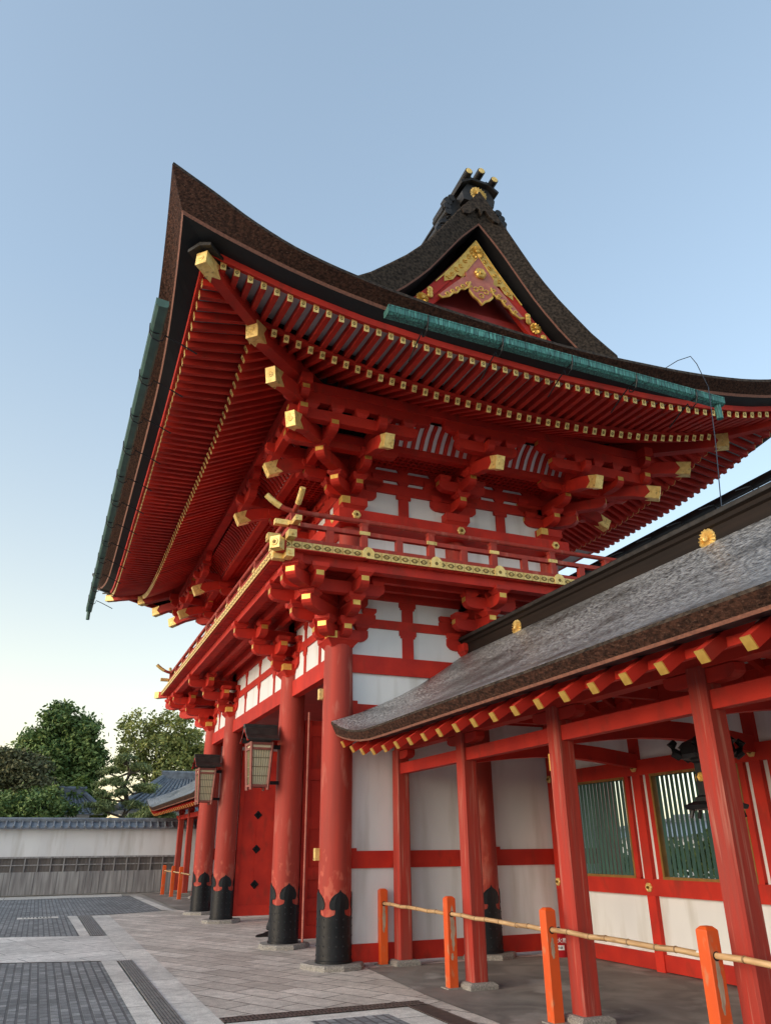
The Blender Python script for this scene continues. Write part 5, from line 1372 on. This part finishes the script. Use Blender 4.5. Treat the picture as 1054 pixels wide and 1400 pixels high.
tree('spreading brownish leaved tree at the left edge of the picture', -30, -5.6, [(0, -1.2, 5.2, 1.3, 1.4, .85), (0, .3, 5.0, 1.2, 1.1, .8), (.3, -.2, 4.2, 1.4, 1.8, .7), (.2, 1.0, 4.2, 1.0, .8, .7), (0, -2.2, 4.5, 1.2, 1.2, .8)], 20000, .105, LBROWN, 41, trunk_top=3.6, shell=.65)
tree('dark rounded shrub mass low at the left behind the wall', -27.5, -5.0, [(0, -.9, 3.1, 1.0, 1.3, .85), (0, .7, 3.2, 1.0, 1.1, .9), (0, 1.7, 2.9, .8, .7, .6)], 12000, .095, LDARK, 47, trunk_top=2.4, name='garden_shrub', cat='shrub')
tree('bright light green small tree between the dark tree and the pine', -31.5, -2.5, [(0, 0, 4.0, .8, 1.1, .75), (0, .7, 3.5, .8, .8, .6)], 3000, .12, LLIGHT, 53, trunk_top=3, r=.1)
def pine(label, x, y, pads, seed, trunk):
    t = thing('pine_tree', label, 'tree', (x, y, 0))
    spec = [(trunk, .16, .07)]
    for b in pads:
        j = min(range(len(trunk)), key=lambda k: abs(trunk[k][2] - (b[2] - .25))); q = trunk[j]
        spec.append(([q, (lerp(q[0], b[0], .5), lerp(q[1], b[1], .5), b[2] - .28), (b[0], b[1], b[2] - .12)], .06, .03))
    limbs(t, 5, .15, spec); crown(pads, 9000, .085, LPINE, t, seed, needle=True, shell=.3); return t
pine('cloud pruned pine with layered pads standing behind the boundary wall', -28, -.75, [(0, -.9, 4.95, .5, .55, .2), (0, -.3, 5.5, .5, .6, .24), (.1, .55, 5.15, .5, .6, .22), (.1, -.6, 4.45, .5, .8, .22), (.2, .8, 4.2, .55, .75, .2), (.3, -.4, 3.95, .55, .6, .2), (.3, -1.2, 3.35, .55, .8, .26), (.3, .35, 3.45, .5, .5, .22), (.2, -1.0, 3.9, .5, .5, .2)], 61, [(0, .1, 0), (0, .08, 1.6), (.05, .02, 2.9), (0, .12, 3.6), (0, -.1, 4.3), (0, .1, 4.9), (0, -.1, 5.4)])
pine('low spreading pine beside the cloud pruned one, with flat needle pads', -27, .9, [(0, -.2, 3.2, .6, .7, .25), (0, -.9, 2.9, .5, .6, .22), (0, .3, 2.8, .5, .6, .22)], 67, [(0, 0, 0), (0, .05, 1.5), (0, -.05, 2.6), (0, -.1, 3.1)])
t = thing('added_hedge', 'added dark hedge blocking the bright ground behind the lattice windows', 'hedge', (-6, 10, 0))  # added leaf mass that keeps bright ground out of the lower window gaps
limbs(t, 1, .06, [([(k, 0, 0), (k, 0, 1.5)], .06, .04) for k in (-5, -2, 1, 4)])
crown([(-6 + 1.5 * k, 0, 1.0, 1.1, .6, .95) for k in range(10)], 9000, .11, LDARK, t, 91, shell=.2)
# a line of far trees so that the horizon is not bare from the side
rg = random.Random(5)
tree('large dark tree far beyond the boundary wall outside the frame', -40, -16, [(0, 0, 6, 3, 4, 2.5), (0, 3, 5, 2.5, 2.5, 2)], 5000, .25, LDARK, 71, trunk_top=4)

# ================================================================ PERSON walking behind the second gate column
P = thing('person', 'person in black trousers and black shoes walking out behind the second gate column', 'person', (-4.33, .55, .006))
def skin_obj(name, pts, edges, radii, m, parent, root=0, sub=2):
    me = bpy.data.meshes.new(name); me.from_pydata(pts, edges, []); me.materials.append(m); o = inst(name, me, parent)
    md = o.modifiers.new('skin', 'SKIN'); md.use_smooth_shade = True
    for k, r in enumerate(radii):
        rr_ = r if isinstance(r, tuple) else (r, r); me.skin_vertices[0].data[k].radius = rr_
    me.skin_vertices[0].data[root].use_root = True
    o.modifiers.new('subdivision', 'SUBSURF').levels = sub; o.modifiers[-1].render_levels = sub; return o
# faces -Y, left foot forward; x is sideways (the person's right is -x)
body = [(0, 0, .92), (0, -.01, 1.1), (0, -.01, 1.3), (0, 0, 1.42), (0, 0, 1.5), (0, -.015, 1.58), (0, -.02, 1.66),
        (.17, 0, 1.40), (.22, .06, 1.16), (.20, -.06, .95), (.20, -.10, .86), (-.17, 0, 1.40), (-.22, -.06, 1.16), (-.20, -.18, .97), (-.20, -.22, .88),
        (-.09, 0, .86), (-.13, -.20, .50), (-.17, -.36, .10), (.09, 0, .86), (.13, .10, .48), (.17, .36, .16)]
be = [(0, 1), (1, 2), (2, 3), (3, 4), (4, 5), (5, 6), (3, 7), (7, 8), (8, 9), (9, 10), (3, 11), (11, 12), (12, 13), (13, 14), (0, 15), (15, 16), (16, 17), (0, 18), (18, 19), (19, 20)]
br = [(.15, .11), (.14, .10), (.16, .11), (.12, .09), .055, (.075, .09), (.07, .085), .07, .05, .04, .035, .07, .05, .04, .035, .09, .065, .05, .09, .065, .05]
skin_obj('body', body, be, br, CLOTH, P)
skin_obj('head', [(0, 0, 1.46), (0, -.005, 1.53), (0, -.02, 1.60), (0, -.01, 1.68)], [(0, 1), (1, 2), (2, 3)], [.05, (.062, .07), (.078, .098), (.07, .088)], SKIN, P)
hd = skin_obj('hair', [(0, .03, 1.60), (0, .02, 1.68), (0, -.03, 1.725)], [(0, 1), (1, 2)], [(.08, .075), (.088, .095), (.06, .06)], HAIR, P)
mb = MB()
for sx in (-.03, .03): mb.disc((sx, -.112, 1.615), (0, -1, 0), .011, .004, 10)
mb.build('eyes', HAIR, P)
mb = MB(); mb.loft([[(-.012, -.11, 1.60), (.012, -.11, 1.60), (0, -.105, 1.62)], [(-.016, -.118, 1.575), (.016, -.118, 1.575), (0, -.135, 1.58)]]); mb.box(-.022, .022, -.113, -.105, 1.548, 1.554); mb.build('nose', SKIN, P)
for sx, hx in ((1, (.20, -.11, .85)), (-1, (-.20, -.23, .87))):
    h = Vector(hx); pts = [tuple(h), tuple(h + Vector((0, -.01, -.08)))]; ed = [(0, 1)]; ra = [(.018, .03), (.016, .038)]
    for k, (oy, ln) in enumerate(((-.028, .065), (-.01, .075), (.01, .07), (.028, .055))):
        b = len(pts); pts += [tuple(h + Vector((0, oy - .01, -.10))), tuple(h + Vector((-.008 * sx, oy - .014, -.10 - ln * .6))), tuple(h + Vector((-.022 * sx, oy - .018, -.10 - ln)))]
        ed += [(1, b), (b, b + 1), (b + 1, b + 2)]; ra += [.010, .009, .008]
    b = len(pts); pts += [tuple(h + Vector((-.01 * sx, -.04, -.05))), tuple(h + Vector((-.018 * sx, -.055, -.09)))]; ed += [(0, b), (b, b + 1)]; ra += [.011, .009]
    skin_obj('hand', pts, ed, ra, SKIN, P, sub=1)
def shoe(x, y, ang, lift):
    mb = MB(); secs = [(.09, .030, .065), (.05, .036, .095), (0, .038, .085), (-.06, .042, .06), (-.12, .046, .05), (-.17, .042, .042), (-.20, .022, .03)]
    mb.T = Matrix.Translation((x, y, lift)) @ Matrix.Rotation(ang, 4, 'X')
    mb.loft([[(w, v, .0) for w in (-b * .85, b * .85)] + [(b, v, .025), (b * .75, v, h * .8), (b * .25, v, h), (-b * .25, v, h), (-b * .75, v, h * .8), (-b, v, .025)] for v, b, h in secs])
    q = mb.build('shoe', SHOE, P, smooth=True); return q
shoe(-.17, -.38, 0, 0); shoe(.17, .36, .22, .035)
